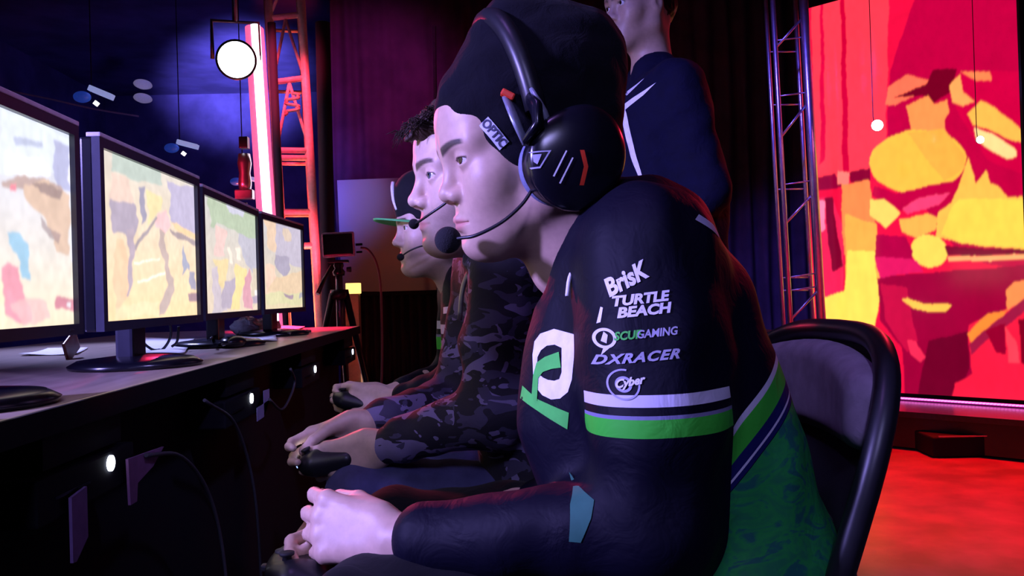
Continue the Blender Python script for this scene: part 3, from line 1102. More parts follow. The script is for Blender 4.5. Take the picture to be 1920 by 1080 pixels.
    lay('sleeve_badge', poly_bm([q for q in ring_poly(.0145, .0128) if q[1][0] < .006 or q[1][1] < 0] + ring_poly(.0075, .0050)), sj, at(1168, 720, s8), rt(4), uu(4), jer, M['grey_print'], size=.004)
    lay('sleeve_lettering', text_bm('Cyber', .0105, shear=.5, bold=.0004), sj, at(1176, 716, s8), rt(12), uu(12), jer, M['white_print'], size=.004, lift=.002)
    # chest emblem: a white squared ring crossed by a green ribbon, green band below
    X = lambda pts, cx, cy, dd: [((at(a, b, dd) - at(cx, cy, dd))[0], (at(a, b, dd) - at(cx, cy, dd))[2]) for a, b in pts]
    cx, cy, dd = 1030, 680, 1.0
    out = [(1035, 615), (1064, 622), (1062, 660), (1058, 700), (1052, 722), (1040, 735), (1026, 739), (1012, 734), (1002, 722), (998, 700), (998, 665), (1002, 640), (1012, 625)]
    inn = [(1035, 643), (1046, 648), (1045, 668), (1044, 690), (1040, 702), (1032, 706), (1022, 706), (1014, 703), (1008, 698), (1005, 685), (1006, 668), (1012, 655), (1022, 646)]
    qs = []
    for i in range(len(out)):
        j = (i + 1) % len(out)
        qs.append(X([out[i], out[j], inn[j], inn[i]], cx, cy, dd))
    fw = dict(size=.006)
    lay('chest_emblem', poly_bm(qs), sj, at(cx, cy, dd), (1, 0, 0), (0, 0, 1), jer, M['white_print'], **fw)
    lay('chest_ribbon', poly_bm([X([(1041, 655), (1043, 682), (1028, 686), (1014, 693), (1006, 705), (1004, 732), (1003, 745), (994, 742), (998, 700), (1004, 678), (1018, 666)], cx, cy, dd)]), sj, at(cx, cy, dd), (1, 0, 0), (0, 0, 1), jer, M['green_print'], lift=.0025, **fw)
    lay('chest_band', poly_bm([X([(980, 724), (1003, 742), (1054, 758), (1052, 788), (1020, 772), (976, 748)], cx, cy, dd)]), sj, at(cx, cy, dd), (1, 0, 0), (0, 0, 1), jer, M['green_print'], **fw)
    lay('side_panel', poly_bm([X([(1055, 862), (1080, 878), (1074, 905), (1058, 945), (1040, 945), (1044, 890)], 1075, 900, dd)]), sj, at(1075, 900, dd), (1, 0, 0), (0, 0, 1), jer, mat('teal_print', (.02, .13, .09), .8), **fw)
    lay('seam_highlight', poly_bm([[(-.018, .006), (-.012, .012), (.018, -.006), (.014, -.012)]]), sj, at(1295, 434, .98), (1, 0, 0), (0, 0, 1), jer, M['grey_print'], **fw)  # pale patch painted for the highlight on the shoulder seam
    MB().tube(curve_pts([at(1080, 500, .975), at(1068, 520, .965), at(1063, 556, .955)], 8), .0022, 8).build('drawcord', M['white_print'], jer)
    legs_and_shoes(J, body, cloth_mat('trousers_black', (.002, .002, .004)), M['dark_grey'])
    return fr, J, body


# ================================================================== person 2: quiff, camouflage hoodie
def build_p2():
    D = 1.52
    fr = head_frame(at(893, 328, D), 17, 4, 1.15)
    J = dict(neck=at(930, 455, 1.60), chest=at(985, 560, 1.60), belly=at(1020, 740, 1.60), pelvis=at(1060, 900, 1.60),
             shN=at(955, 505, 1.44), shF=at(915, 500, 1.76), elN=at(935, 770, 1.40), elF=at(860, 752, 1.78),
             wrN=at(718, 836, 1.47), wrF=at(688, 795, 1.60),
             hipN=np.array([.22, 1.50, .50]), hipF=np.array([.22, 1.70, .50]), knN=at(688, 940, 1.50), knF=np.array([-.20, 1.82, .52]))
    J['anN'] = np.array([J['knN'][0] + .02, 1.52, .10]); J['anF'] = np.array([-.16, 1.82, .10])
    F = Field({'H': fr})
    add_head(F, nose=.9, jaw=1.02, lips=.85, eye=.0042, ears=True)
    add_body(F, J)
    add_hand(F, J['wrN'], (-1, .20, -.36), (-.35, .15, 1), (.1, .8, -.4), curl=(30, 45, 30), thumb=(.95, .10, .35))
    add_hand(F, J['wrF'], (-1, -.35, -.42), (-.35, -.15, 1), (.1, -.8, -.4), curl=(30, 45, 30), thumb=(.95, .10, .35))
    o = fr[1]; w = J['wrN']
    fine = ([(o[0] - .15, o[0] + .04, .0022), (w[0] - .22, w[0] + .03, .0028)], [(o[1] - .09, o[1] + .09, .0022)], [(o[2] - .14, o[2] + .09, .0022), (w[2] - .12, w[2] + .06, .0028)])
    body, V, Fq = solid('person', F, .006, skin_mat('skin_fair', (.60, .42, .33), (.55, .19, .18), (.03, .018, .012), .45), fine=fine)
    tag(body, 'seated person with a swept-up quiff in a grey camouflage hoodie, second from the camera', 'person')
    face_attrs(body.data, V, fr)
    eyes(fr, body, side_look=.22, up_look=.05, iris=(.05, .07, .10))
    # quiff
    F = Field({'H': fr})
    F.ell((-.022, 0, .046), (.098, .082, .082), k=.02, fr='H')
    F.ell((-.050, 0, .000), (.066, .068, .070), k=.03, fr='H')
    F.cap((.020, .02, .085), (.090, .028, .062), .034, .018, k=.03, fr='H')
    F.cap((.020, -.02, .088), (.088, -.02, .064), .034, .018, k=.03, fr='H')
    n = unit([.80, 0, -.60]); R = np.array([n, [0, 1, 0], np.cross(n, [0, 1, 0])])
    F.box((np.array([.076, 0, .044]) + n * .2), (.2, .2, .4), 0, k=.008, op='s', fr='H', rot=R)
    F.cap((.072, .020, .070), (.104, .024, .056), .019, .006, k=.01, fr='H')
    hair, Vh, Fh = solid('hair', F, .0028, cloth_mat('hair_brown', (.050, .028, .022), .45, 700, .9, 0), body, disp=wrinkle(.0028, (35, 60), 2, (.3, 1, .3)), main=False)
    rs = np.random.RandomState(4)
    mb = MB()
    for i in range(150):
        y = rs.uniform(-.050, .055); x0 = rs.uniform(.02, .085)
        a = np.array([x0, y, .104 + rs.uniform(-.004, .006) - x0 * .50])
        b = a + np.array([rs.uniform(.016, .028), rs.normal() * .003, rs.uniform(.006, .014)])
        c = a + np.array([rs.uniform(.026, .042), rs.normal() * .006, rs.uniform(-.014, .006)])
        mb.tube([hl(fr, q) for q in (a, b, c)], [.0018, .0014, .0003], 5)
    mb.build('hair_tuft', M['hairline'], hair)
    mp = [at(868, 345, 1.375), at(852, 364, 1.375), at(835, 381, 1.38), at(808, 400, 1.39), at(783, 417, 1.41), at(776, 420, 1.42)]
    headset(fr, 'headset worn over the quiff of the camouflage hoodie player', group=None, cup_c=(-.030, .092, -.020), cup_r=.040, band_h=.128, mic=mp, mic_r=.0085)
    # hoodie
    F = Field({'H': fr})
    for dy in (-.08, .08):
        e = np.array([0, dy, 0])
        F.cap(at(985, 545, 1.60) + e * .7, at(1010, 720, 1.60) + e, .095, .120, k=.05)
        F.cap(at(1010, 720, 1.60) + e, at(1050, 900, 1.60) + e, .120, .145, k=.05)
    F.cap(J['shN'] + [.01, .02, 0], J['shF'], .062, .062, k=.06)
    F.cap(J['shN'], at(938, 640, 1.42), .064, .060, k=.04)
    F.cap(at(938, 640, 1.42), J['elN'], .060, .056, k=.03)
    e1 = J['elN'] + (J['wrN'] - J['elN']) * .80
    F.cap(J['elN'], e1, .054, .036, k=.03)
    e2 = J['elF'] + (J['wrF'] - J['elF']) * .84
    F.cap(J['shF'], J['elF'], .062, .054, k=.04); F.cap(J['elF'], e2, .052, .036, k=.03)
    F.cap(e1, J['wrN'] + (J['elN'] - J['wrN']) * .06, .036, .031, k=.012)
    F.cap(e2, J['wrF'] + (J['elF'] - J['wrF']) * .06, .036, .031, k=.012)
    F.cap(at(925, 480, 1.50), at(935, 478, 1.70), .040, .040, k=.04)
    F.cap(at(1000, 430, 1.52), at(1000, 430, 1.68), .060, .060, k=.06)
    F.cap(hl(fr, (-.010, 0, -.07)), J['neck'] + [-.006, 0, .018], .064, .054, k=.012, op='s')
    solid('hoodie', F, .005, camo_mat('camouflage_cloth', (.012, .010, .022), (.20, .17, .32), (.055, .048, .10)), body, disp=wrinkle(.004, (6, 11, 18), 11))
    MB().tube(curve_pts([at(905, 480, 1.50), at(885, 500, 1.46), at(868, 540, 1.47), at(862, 600, 1.48)], 16), .006, 8, flat=.5).build('hoodie_zip', M['dark_metal'], body)
    legs_and_shoes(J, body, cloth_mat('jeans_blue', (.060, .060, .14), .8, 1200, .3, .2), M['dark_grey'], h=.006, rt=.93, seed=8)
    return fr, J, body


def controller(c, fwd, up, label, light=True, group='game controllers held by the players'):
    f = unit(fwd); u = np.array(up, float); u -= f * (u @ f); u = unit(u); l = np.cross(u, f)
    fr = (np.array([f, l, u]), np.array(c, float), 1.0)
    F = Field({'H': fr})
    F.box((0, 0, 0), (.034, .056, .017), .015, k=.01, fr='H')
    F.cap((.0, .056, -.002), (-.052, .068, -.014), .021, .0145, k=.018, fr='H', mir=True)
    F.ell((.028, 0, .004), (.012, .040, .012), k=.012, fr='H')
    o, V, Fq = solid('game_controller', F, .0028, M['black_plastic'])
    tag(o, label, 'game controller', group)
    for y, x in ((.040, .010), (-.020, -.014)):
        a = hl(fr, (x, y, .015)); MB().lathe(a, u, [(.006, 0), (.005, .008), (.0085, .010), (.0085, .013), (0, .012)], 20).build('thumbstick', M['rubber'], o)
    for dx, dy in ((.008, 0), (-.008, 0), (0, .008), (0, -.008)):
        MB().lathe(hl(fr, (.012 + dx, -.040 + dy, .015)), u, [(.0042, 0), (.0042, .004), (0, .0048)], 14).build('button', M['dark_grey'], o)
    MB().lathe(hl(fr, (.020, 0, .016)), u, [(.0125, 0), (.0125, .0035), (0, .0050)], 24).build('glowing_button', M['white_glow'] if light else M['dark_grey'], o)
    MB().box(hl(fr, (.041, 0, .0)), (.016, .012, .007), Matrix([list(r) for r in fr[0].T]), .002).build('light_bar', M['blue_glow'] if light else M['dark_grey'], o)
    return o


# ================================================================== person 3: green brimmed cap, farthest seat
def build_p3():
    D = 2.30
    fr = head_frame(at(816, 425, D), 14, 3, 1.06)
    J = dict(neck=at(862, 520, 2.34), chest=at(905, 600, 2.34), belly=at(925, 700, 2.34), pelvis=at(950, 800, 2.34),
             shN=at(882, 548, 2.19), shF=at(865, 545, 2.50), elN=at(862, 720, 2.14), elF=at(850, 705, 2.52),
             wrN=at(730, 752, 2.18), wrF=at(722, 742, 2.34),
             hipN=np.array([.10, 2.24, .50]), hipF=np.array([.10, 2.46, .50]), knN=np.array([-.32, 2.20, .52]), knF=np.array([-.30, 2.56, .52]))
    J['anN'] = np.array([-.28, 2.20, .10]); J['anF'] = np.array([-.26, 2.56, .10])
    F = Field({'H': fr})
    add_head(F, nose=1.0, jaw=1.0, lips=.95, eye=.0040)
    add_body(F, J)
    add_hand(F, J['wrN'], (-1, .25, .05), (-.1, .3, 1), (.1, .8, -.4), curl=(35, 50, 30), thumb=(.9, .15, .35))
    add_hand(F, J['wrF'], (-1, -.25, .05), (-.1, -.3, 1), (.1, -.8, -.4), curl=(35, 50, 30), thumb=(.9, .15, .35))
    o = fr[1]; w = J['wrN']
    fine = ([(o[0] - .15, o[0] + .04, .0028), (w[0] - .22, w[0] + .03, .004)], [(o[1] - .09, o[1] + .09, .0028)], [(o[2] - .14, o[2] + .09, .0028), (w[2] - .10, w[2] + .06, .004)])
    body, V, Fq = solid('person', F, .008, skin_mat('skin_pale', (.60, .42, .34), (.55, .20, .18), (.05, .03, .02), .1), fine=fine)
    tag(body, 'seated person in a black cap with a green brim, third and farthest of the players', 'person')
    face_attrs(body.data, V, fr)
    eyes(fr, body, side_look=.2)
    # cap: crown with a flat brim
    F = Field({'H': fr})
    F.ell((-.012, 0, .040), (.106, .084, .098), k=.02, fr='H')
    F.box((0, 0, -.185), (.3, .3, .2), 0, k=.004, op='s', fr='H')
    F.ell((.040, 0, .080), (.055, .060, .060), k=.03, fr='H')
    cap, Vc, Fc = solid('cap', F, .004, cloth_mat('cap_black', (.008, .008, .012)), body)
    bm = bmesh.new(); top = []; n = 18
    for side in (0, 1):
        rows = []
        for i in range(7):
            row = []
            for j in range(n + 1):
                t = -1 + 2 * j / n
                y = t * .078
                x0 = .088 * math.sqrt(max(0, 1 - (y / .086) ** 2)) - .008
                x1 = x0 + .070 * math.sqrt(max(0, 1 - abs(t) ** 2.6))
                x = x0 + (x1 - x0) * i / 6
                row.append(bm.verts.new([float(q) for q in hl(fr, (x, y, .022 - .010 * t * t - .004 * side + .10 * (x - .08)))]))
            rows.append(row)
        for A, B in zip(rows[:-1], rows[1:]):
            for j in range(n):
                f = bm.faces.new((A[j], A[j + 1], B[j + 1], B[j]) if side == 0 else (A[j], B[j], B[j + 1], A[j + 1])); f.smooth = True
        top.append(rows)
    for j in range(n):
        bm.faces.new((top[0][-1][j], top[1][-1][j], top[1][-1][j + 1], top[0][-1][j + 1]))
    bmesh.ops.recalc_face_normals(bm, faces=bm.faces)
    me = bpy.data.meshes.new('cap_brim'); bm.to_mesh(me); bm.free()
    link('cap_brim', me, mat('brim_green', (.07, .42, .12), .7), cap)['label'] = 'flat green brim'
    MB().tube(curve_pts([hl(fr, q) for q in ((.0905, -.03, .118), (.098, 0, .100), (.099, .012, .070), (.094, .020, .045))], 16), .0045, 8, flat=.5).build('cap_badge', M['white_print'], cap)
    F = Field({'H': fr}); F.ell((-.050, 0, -.010), (.064, .070, .060), k=.02, fr='H')
    solid('hair', F, .006, M['hairline'], body)
    mp = [at(834, 452, 2.21), at(812, 457, 2.20), at(785, 463, 2.20), at(765, 472, 2.21), at(751, 482, 2.22)]
    headset(fr, 'headset worn over the cap with a green brim, thin microphone boom', cup_c=(-.020, .095, -.010), cup_r=.042, band_h=.150, mic=mp, mic_r=.0095)
    F = Field({'H': fr})
    for dy in (-.08, .08):
        e = np.array([0, dy, 0])
        F.cap(at(905, 585, 2.34) + e * .7, at(925, 690, 2.34) + e, .100, .115, k=.05)
        F.cap(at(925, 690, 2.34) + e, at(950, 800, 2.34) + e, .115, .145, k=.05)
    F.cap(J['shN'] + [.01, .02, 0], J['shF'], .062, .062, k=.06)
    F.cap(J['shN'], J['elN'], .062, .054, k=.04); F.cap(J['shF'], J['elF'], .062, .054, k=.04)
    e1 = J['elN'] + (J['wrN'] - J['elN']) * .75; e2 = J['elF'] + (J['wrF'] - J['elF']) * .75
    F.cap(J['elN'], e1, .052, .036, k=.03); F.cap(J['elF'], e2, .052, .036, k=.03)
    F.cap(at(870, 520, 2.26), at(872, 518, 2.42), .040, .040, k=.04)
    F.cap(hl(fr, (-.010, 0, -.07)), J['neck'] + [-.006, 0, .018], .064, .054, k=.012, op='s')
    jer, Vj, Fj = solid('jersey', F, .007, jersey_mat('jersey_black_far', (.003, .003, .009)), body, disp=wrinkle(.004, (6, 11, 18), 21))
    za, zb = at(850, 600, 2.1)[2], at(850, 690, 2.1)[2]
    fattr(jer.data, 'sleeve', np.clip((za - Vj[:, 2]) / (za - zb), 0, 1)); fattr(jer.data, 'arm', np.ones(len(Vj))); fattr(jer.data, 'hem', np.zeros(len(Vj)))
    sj = Surf(Vj, Fj)
    lay('shoulder_band', poly_bm([[(-.035, -.012), (.035, -.004), (.035, .012), (-.035, .004)]]), sj, at(850, 580, 2.1), (1, 0, 0), (0, 0, 1), jer, M['white_print'], size=.012)
    legs_and_shoes(J, body, cloth_mat('trousers_dark', (.006, .006, .010)), M['dark_grey'], seed=12)
    return fr, J, body


# ================================================================== person 4: standing behind, dark jacket with a white angular line
def build_p4():
    Y = 2.50; cx = at(1243, 300, Y)[0]
    P = lambda x, y, z: np.array([cx + x, Y + y, z])
    fr = (np.array([[-.90, -.42, -.1], [.42, -.905, 0], [0, 0, 1.]]), P(-.06, -.01, 1.695), 1.0)
    R = fr[0]; f = unit(R[0]); l = unit(np.cross([0, 0, 1], f)); fr = (np.array([f, l, np.cross(f, l)]), fr[1], 1.02)
    J = dict(neck=P(-.02, 0, 1.50), chest=P(-.01, 0, 1.38), belly=P(0, 0, 1.15), pelvis=P(.01, 0, .96),
             shN=P(.01, -.17, 1.43), shF=P(-.03, .17, 1.43), elN=P(.07, -.22, 1.14), elF=P(.03, .22, 1.14),
             wrN=P(-.10, -.20, .98), wrF=P(-.12, .14, .98), hipN=P(.01, -.09, .90), hipF=P(.01, .09, .90),
             knN=P(.02, -.10, .50), knF=P(.0, .11, .50), anN=P(.06, -.11, .09), anF=P(.03, .13, .09))
    F = Field({'H': fr}); add_head(F); add_body(F, J)
    add_hand(F, J['wrN'], (-1, .3, -.2), (0, 0, 1), (0, .8, -.3)); add_hand(F, J['wrF'], (-1, -.4, -.2), (0, 0, 1), (0, -.8, -.3))
    body, V, Fq = solid('person', F, .006, skin_mat('skin_dim', (.45, .30, .22), (.45, .16, .14), (.02, .015, .012), .2))
    tag(body, 'standing person in a dark navy jacket with a white zigzag line, behind the nearest player', 'person')
    face_attrs(body.data, V, fr); eyes(fr, body)
    F = Field({'H': fr}); F.ell((-.022, 0, .046), (.098, .082, .086), k=.02, fr='H'); F.ell((-.050, 0, .0), (.066, .068, .070), k=.03, fr='H')
    n = unit([.85, 0, -.55]); Rb = np.array([n, [0, 1, 0], np.cross(n, [0, 1, 0])])
    F.box((np.array([.060, 0, .052]) + n * .2), (.2, .2, .4), 0, k=.008, op='s', fr='H', rot=Rb)
    solid('hair', F, .005, M['hairline'], body, disp=wrinkle(.003, (35, 60), 2))
    F = Field({'H': fr})
    for dy in (-.08, .08):
        F.cap(P(-.01, dy, 1.34), P(.0, dy, 1.12), .135, .145, k=.05); F.cap(P(.0, dy, 1.12), P(.01, dy, .92), .145, .15, k=.05)
    F.cap(P(.0, -.13, 1.425), P(-.03, .14, 1.425), .070, .070, k=.07)
    F.cap(J['shN'], J['elN'], .068, .056, k=.04); F.cap(J['shF'], J['elF'], .066, .056, k=.04)
    F.cap(J['elN'], J['elN'] + (J['wrN'] - J['elN']) * .9, .055, .038, k=.03); F.cap(J['elF'], J['elF'] + (J['wrF'] - J['elF']) * .9, .055, .038, k=.03)
    F.cap(P(-.02, -.03, 1.49), P(-.02, .03, 1.49), .070, .070, k=.03)
    F.cap(hl(fr, (-.010, 0, -.05)), J['neck'] + [0, 0, .0], .064, .060, k=.012, op='s')
    jk, Vj, Fj = solid('jacket', F, .006, cloth_mat('jacket_navy', (.0012, .0014, .016), .85, 900, .5, .0), body, disp=wrinkle(.004, (5, 9, 14), 31))
    sj = Surf(Vj, Fj); dd = Y - .2
    c0 = at(1195, 240, dd)
    X = lambda pts: [tuple((at(a, b, dd) - c0)[[0, 2]]) for a, b in pts]
    lay('jacket_emblem', poly_bm([X([(1167, 190), (1229, 156), (1208, 176), (1180, 196), (1184, 225), (1175, 218), (1169, 200)]),
                                  X([(1175, 218), (1184, 225), (1190, 260), (1199, 300), (1206, 337), (1200, 334), (1192, 305), (1181, 258)]),
                                  X([(1169, 173), (1180, 145), (1188, 118), (1194, 118), (1186, 145), (1176, 166)]),
                                  X([(1169, 173), (1180, 158), (1198, 148), (1214, 139), (1200, 152), (1182, 168)])]),
        sj, c0, (1, 0, 0), (0, 0, 1), jk, M['white_print'], size=.008, lift=.003)
    MB().tube([at(1341, 305, Y - .16), at(1336, 330, Y - .18), at(1333, 343, Y - .19)], .004, 8).build('lanyard', M['white_print'], jk)
    legs_and_shoes(J, body, cloth_mat('trousers_navy', (.006, .006, .012)), M['dark_grey'], seed=15)
    return fr, J, body


M['hairline'] = cloth_mat('hair_dark', (.022, .012, .010), .45, 700, .5, 0)
M['white_glow'] = mat('white_glow', (.8, .8, .9), .3, emit=(.75, .80, 1.0), es=9.0)
M['blue_glow'] = mat('blue_glow', (.1, .2, .8), .3, emit=(.25, .35, 1.0), es=3.0)


# ------------------------------------------------------------------ screens painted as pictures on a fine grid
def inside(poly, P):
    c = np.zeros(len(P), bool)
    n = len(poly)
    x, y = P[:, 0], P[:, 1]
    for i in range(n):
        x1, y1 = poly[i]; x2, y2 = poly[(i + 1) % n]
        m = (y1 > y) != (y2 > y)
        if y1 != y2:
            c ^= m & (x < (x2 - x1) * (y - y1) / (y2 - y1) + x1)
    return c


def lin(c):
    c = np.array(c, float) / 255
    return np.where(c <= .04045, c / 12.92, ((c + .055) / 1.055) ** 2.4)


def picture(name, corners, nu, nv, base, shapes, m, parent, blur=2, grain=.05, seed=0, mottle=.12, wash=0.0, warp=0.0):
    """corners: bottom-left, bottom-right, top-right, top-left in world; the picture is drawn in uv 0..1 by 'shapes'"""
    A, B, C_, D = [np.array(c, float) for c in corners]
    u = np.linspace(0, 1, nu); v = np.linspace(0, 1, nv)
    U, W = np.meshgrid(u, v, indexing='ij')
    P = (A[None, None] * ((1 - U) * (1 - W))[..., None] + B * (U * (1 - W))[..., None] + C_ * (U * W)[..., None] + D * ((1 - U) * W)[..., None]).reshape(-1, 3)
    img = base(U.ravel(), W.ravel())
    q = proj(P) if shapes and shapes[0][0] == 'px' else np.stack([U.ravel(), W.ravel()], 1)
    if warp:
        for f, a in ((.035, 1.0), (.09, .5), (.21, .25)):
            q = q + warp * a * np.stack([np.sin(q[:, 1] * f * 1.3 + q[:, 0] * f + seed), np.sin(q[:, 0] * f * 1.7 - q[:, 1] * f * .6 + seed * 2)], 1)
    for s in shapes:
        if s[0] == 'px': continue
        poly, col = s[0], s[1]
        a = s[2] if len(s) > 2 else 1.0
        k_ = inside(poly, q)
        img[k_] = img[k_] * (1 - a) + lin(col) * a
    img = img * (1 - wash) + lin((235, 225, 240)) * wash
    img = img.reshape(nu, nv, 3)
    rs = np.random.RandomState(seed)
    for sc_, amt in ((6, mottle), (16, mottle * .7), (48, mottle * .4)):
        g = rs.rand(max(2, nu // sc_) + 2, max(2, nv // sc_) + 2, 1)
        iu = np.linspace(0, g.shape[0] - 1.001, nu); iv = np.linspace(0, g.shape[1] - 1.001, nv)
        a0, b0 = iu.astype(int), iv.astype(int); fa, fb = (iu - a0)[:, None, None], (iv - b0)[None, :, None]
        G = g[a0][:, b0] * (1 - fa) * (1 - fb) + g[a0 + 1][:, b0] * fa * (1 - fb) + g[a0][:, b0 + 1] * (1 - fa) * fb + g[a0 + 1][:, b0 + 1] * fa * fb
        img = img * (1 + amt * (G - .5) * 2)
    for _ in range(blur):
        p = np.pad(img, ((1, 1), (1, 1), (0, 0)), 'edge')
        img = (p[1:-1, 1:-1] * 2 + p[:-2, 1:-1] + p[2:, 1:-1] + p[1:-1, :-2] + p[1:-1, 2:]) / 6
    idx = np.arange(nu * nv).reshape(nu, nv)
    Fq = np.stack([idx[:-1, :-1].ravel(), idx[1:, :-1].ravel(), idx[1:, 1:].ravel(), idx[:-1, 1:].ravel()], 1)
    me = npmesh(name, P, Fq, smooth=False)
    cattr(me, 'picture', np.clip(img.reshape(-1, 3), 0, 4))
    return link(name, me, m, parent)


def screen_mat(name, strength, rough=.25):
    k = NT(name)
    a = k.attr('picture')
    k.b.inputs['Base Color'].default_value = (.01, .01, .01, 1)
    k.b.inputs['Roughness'].default_value = rough
    k.l(a.outputs['Color'], k.b.inputs['Emission Color'])
    k.b.inputs['Emission Strength'].default_value = strength
    return k.m


# ------------------------------------------------------------------ desk
desk = empty('desk', (-.95, 1.9, .005), 'long dark desk with a glossy top carrying the row of monitors', 'desk')
DZ = .760; DX = -.535; DE = 4.02
k = NT('desk_top'); nz = k.noise(8, 5, dist=.5, stretch=(6, .5, 1))
k.l(k.ramp(nz, [(.3, (.26, .20, .16, 1)), (.7, (.40, .31, .25, 1))]), k.b.inputs['Base Color'])
k.b.inputs['Roughness'].default_value = .30; k.bump(nz, .05, .002)
M['desk_top'] = k.m
MB().box((DX - .50, (DE - .5) / 2, DZ - .016), (1.0, DE + .5, .032)).build('desk_top', M['desk_top'], desk, .004)
MB().box((DX + .002, (DE - .5) / 2, DZ - .017), (.006, DE + .5, .033)).build('edge_band', M['matte_black'], desk)
MB().box((DX - .10, (DE - .5) / 2, .42), (.02, DE + .4, .62)).build('modesty_panel', M['matte_black'], desk)
for y in (-.35, 1.3, 2.7, 3.9):
    for x in (DX - .16, DX - .92):
        MB().box((x, y, .375), (.05, .05, .735)).build('leg', M['matte_black'], desk, .003)

# ------------------------------------------------------------------ monitors
WARM = lin((250, 225, 160))


def base_warm(top, bot, right=None):
    t, b = lin(top), lin(bot)

    def g(u, v):
        c = b[None] * (1 - v[:, None]) + t[None] * v[:, None]
        if right is not None:
            c = c * (1 - .6 * u[:, None] ** 2) + lin(right)[None] * .6 * u[:, None] ** 2
        return c
    return g


def monitor(y0, y1, xa, xb, z0, z1, label, base, shapes, seed, strength, side_l=.016):
    """screen runs from (xa, y0) to (xb, y1), facing the players"""
    c = np.array([(xa + xb) / 2, (y0 + y1) / 2, DZ])
    d = unit([xb - xa, y1 - y0, 0]); n = np.array([d[1], -d[0], 0.0]); L = math.hypot(xb - xa, y1 - y0)
    o = empty('monitor', c - n * .07 + [0, 0, .001], label, 'monitor', 'monitors in a row on the desk')
    R = Matrix([list(n), list(d), [0, 0, 1]]).transposed()
    bz = .017
    zc = (z0 + z1) / 2; H = z1 - z0
    h = MB()
    cc = np.array([c[0], c[1], zc])
    h.box(cc - n * .016, (.022, L + 2 * bz, H + 2 * bz), R, .004)
    h.box(cc - n * .040, (.030, L * .72, H * .66), R, .010)
    h.build('housing', M['gloss_black'], o)
    fr_ = MB()
    for s in (-1, 1):
        fr_.box(cc + n * .000 + d * s * (L / 2 + bz / 2), (.014, bz, H + 2 * bz), R)
        fr_.box(cc + n * .000 + np.array([0, 0, s * (H / 2 + bz / 2)]), (.014, L + .001, bz), R)
    fr_.build('bezel', M['bezel'], o)
    MB().box(cc - n * .004 + np.array([0, 0, H / 2 + bz + .004]), (.024, L + 2 * bz, .008), R, .002).build('edge_highlight', M['highlight_lilac'], o)  # pale strip stands in for the highlight along the top edge
    P = lambda t, z: np.array([xa + (xb - xa) * t, y0 + (y1 - y0) * t, z]) + n * .0015 - n * .003
    picture('screen', [P(0, z0), P(1, z0), P(1, z1), P(0, z1)], 300, 180, base, shapes, screen_mat('screen_picture', strength), o, blur=4, seed=seed, mottle=.07, wash=.18, warp=3.0)
    MB().box(c - n * .055 + [0, 0, .075], (.035, .075, .17), R, .006).build('stand_neck', M['bezel'], o)
    MB().lathe(c - n * .045 + [0, 0, .001], (0, 0, 1), [(0, 0), (.125, 0), (.128, .006), (.110, .016), (.05, .022), (0, .024)], 40).build('stand_base', M['gloss_black'], o)
    MB().box(cc + n * .0075 + d * (L / 2 - .03) + np.array([0, 0, -(H / 2 + bz / 2)]), (.002, .010, .003), R).build('power_button', M['dark_grey'], o)
    return o


M['highlight_lilac'] = mat('highlight_lilac', (.55, .50, .62), .5)  # lilac highlight put into the base colour
M['bezel'] = mat('bezel_plastic', (.035, .035, .060), .33, bump=.03)
Z0, Z1 = .858, 1.158
S = 'px'
m1 = [('px',),
      ([(0, 200), (100, 245), (130, 262), (120, 330), (95, 325), (0, 330)], (235, 245, 255), .8),
      ([(30, 252), (80, 268), (78, 278), (30, 268)], (170, 180, 215), .8),
      ([(12, 285), (80, 300), (95, 318), (95, 330), (10, 325)], (255, 255, 255)),
      ([(98, 262), (135, 275), (148, 370), (120, 360), (100, 330)], (178, 182, 222)),
      ([(130, 285), (140, 290), (150, 460), (152, 505), (135, 490)], (240, 240, 255)),
      ([(0, 345), (40, 325), (85, 335), (118, 352), (120, 370), (60, 355), (0, 355)], (190, 160, 150)),
      ([(45, 345), (90, 335), (128, 370), (132, 480), (110, 470), (80, 400), (45, 370)], (225, 190, 160)),
      ([(60, 340), (100, 345), (118, 362), (112, 375), (80, 360)], (130, 100, 95), .8),
      ([(75, 400), (95, 430), (115, 440), (112, 455), (90, 440), (75, 420)], (140, 110, 110), .7),
      ([(15, 348), (28, 345), (30, 358), (18, 360)], (255, 120, 140)),
      ([(15, 435), (35, 440), (50, 460), (55, 500), (60, 530), (45, 520), (30, 480), (15, 455)], (150, 205, 235)),
      ([(12, 490), (35, 500), (45, 540), (60, 600), (40, 608), (10, 590), (0, 540), (0, 500)], (245, 150, 170)),
      ([(20, 570), (50, 555), (85, 570), (95, 600), (40, 610)], (250, 190, 190), .8),
      ([(102, 557), (147, 556), (147, 580), (102, 580)], (215, 120, 140)),
      ([(125, 565), (133, 562), (133, 574), (125, 574)], (240, 235, 240)),
      ([(0, 520), (8, 530), (12, 600), (0, 620)], (255, 252, 210))]
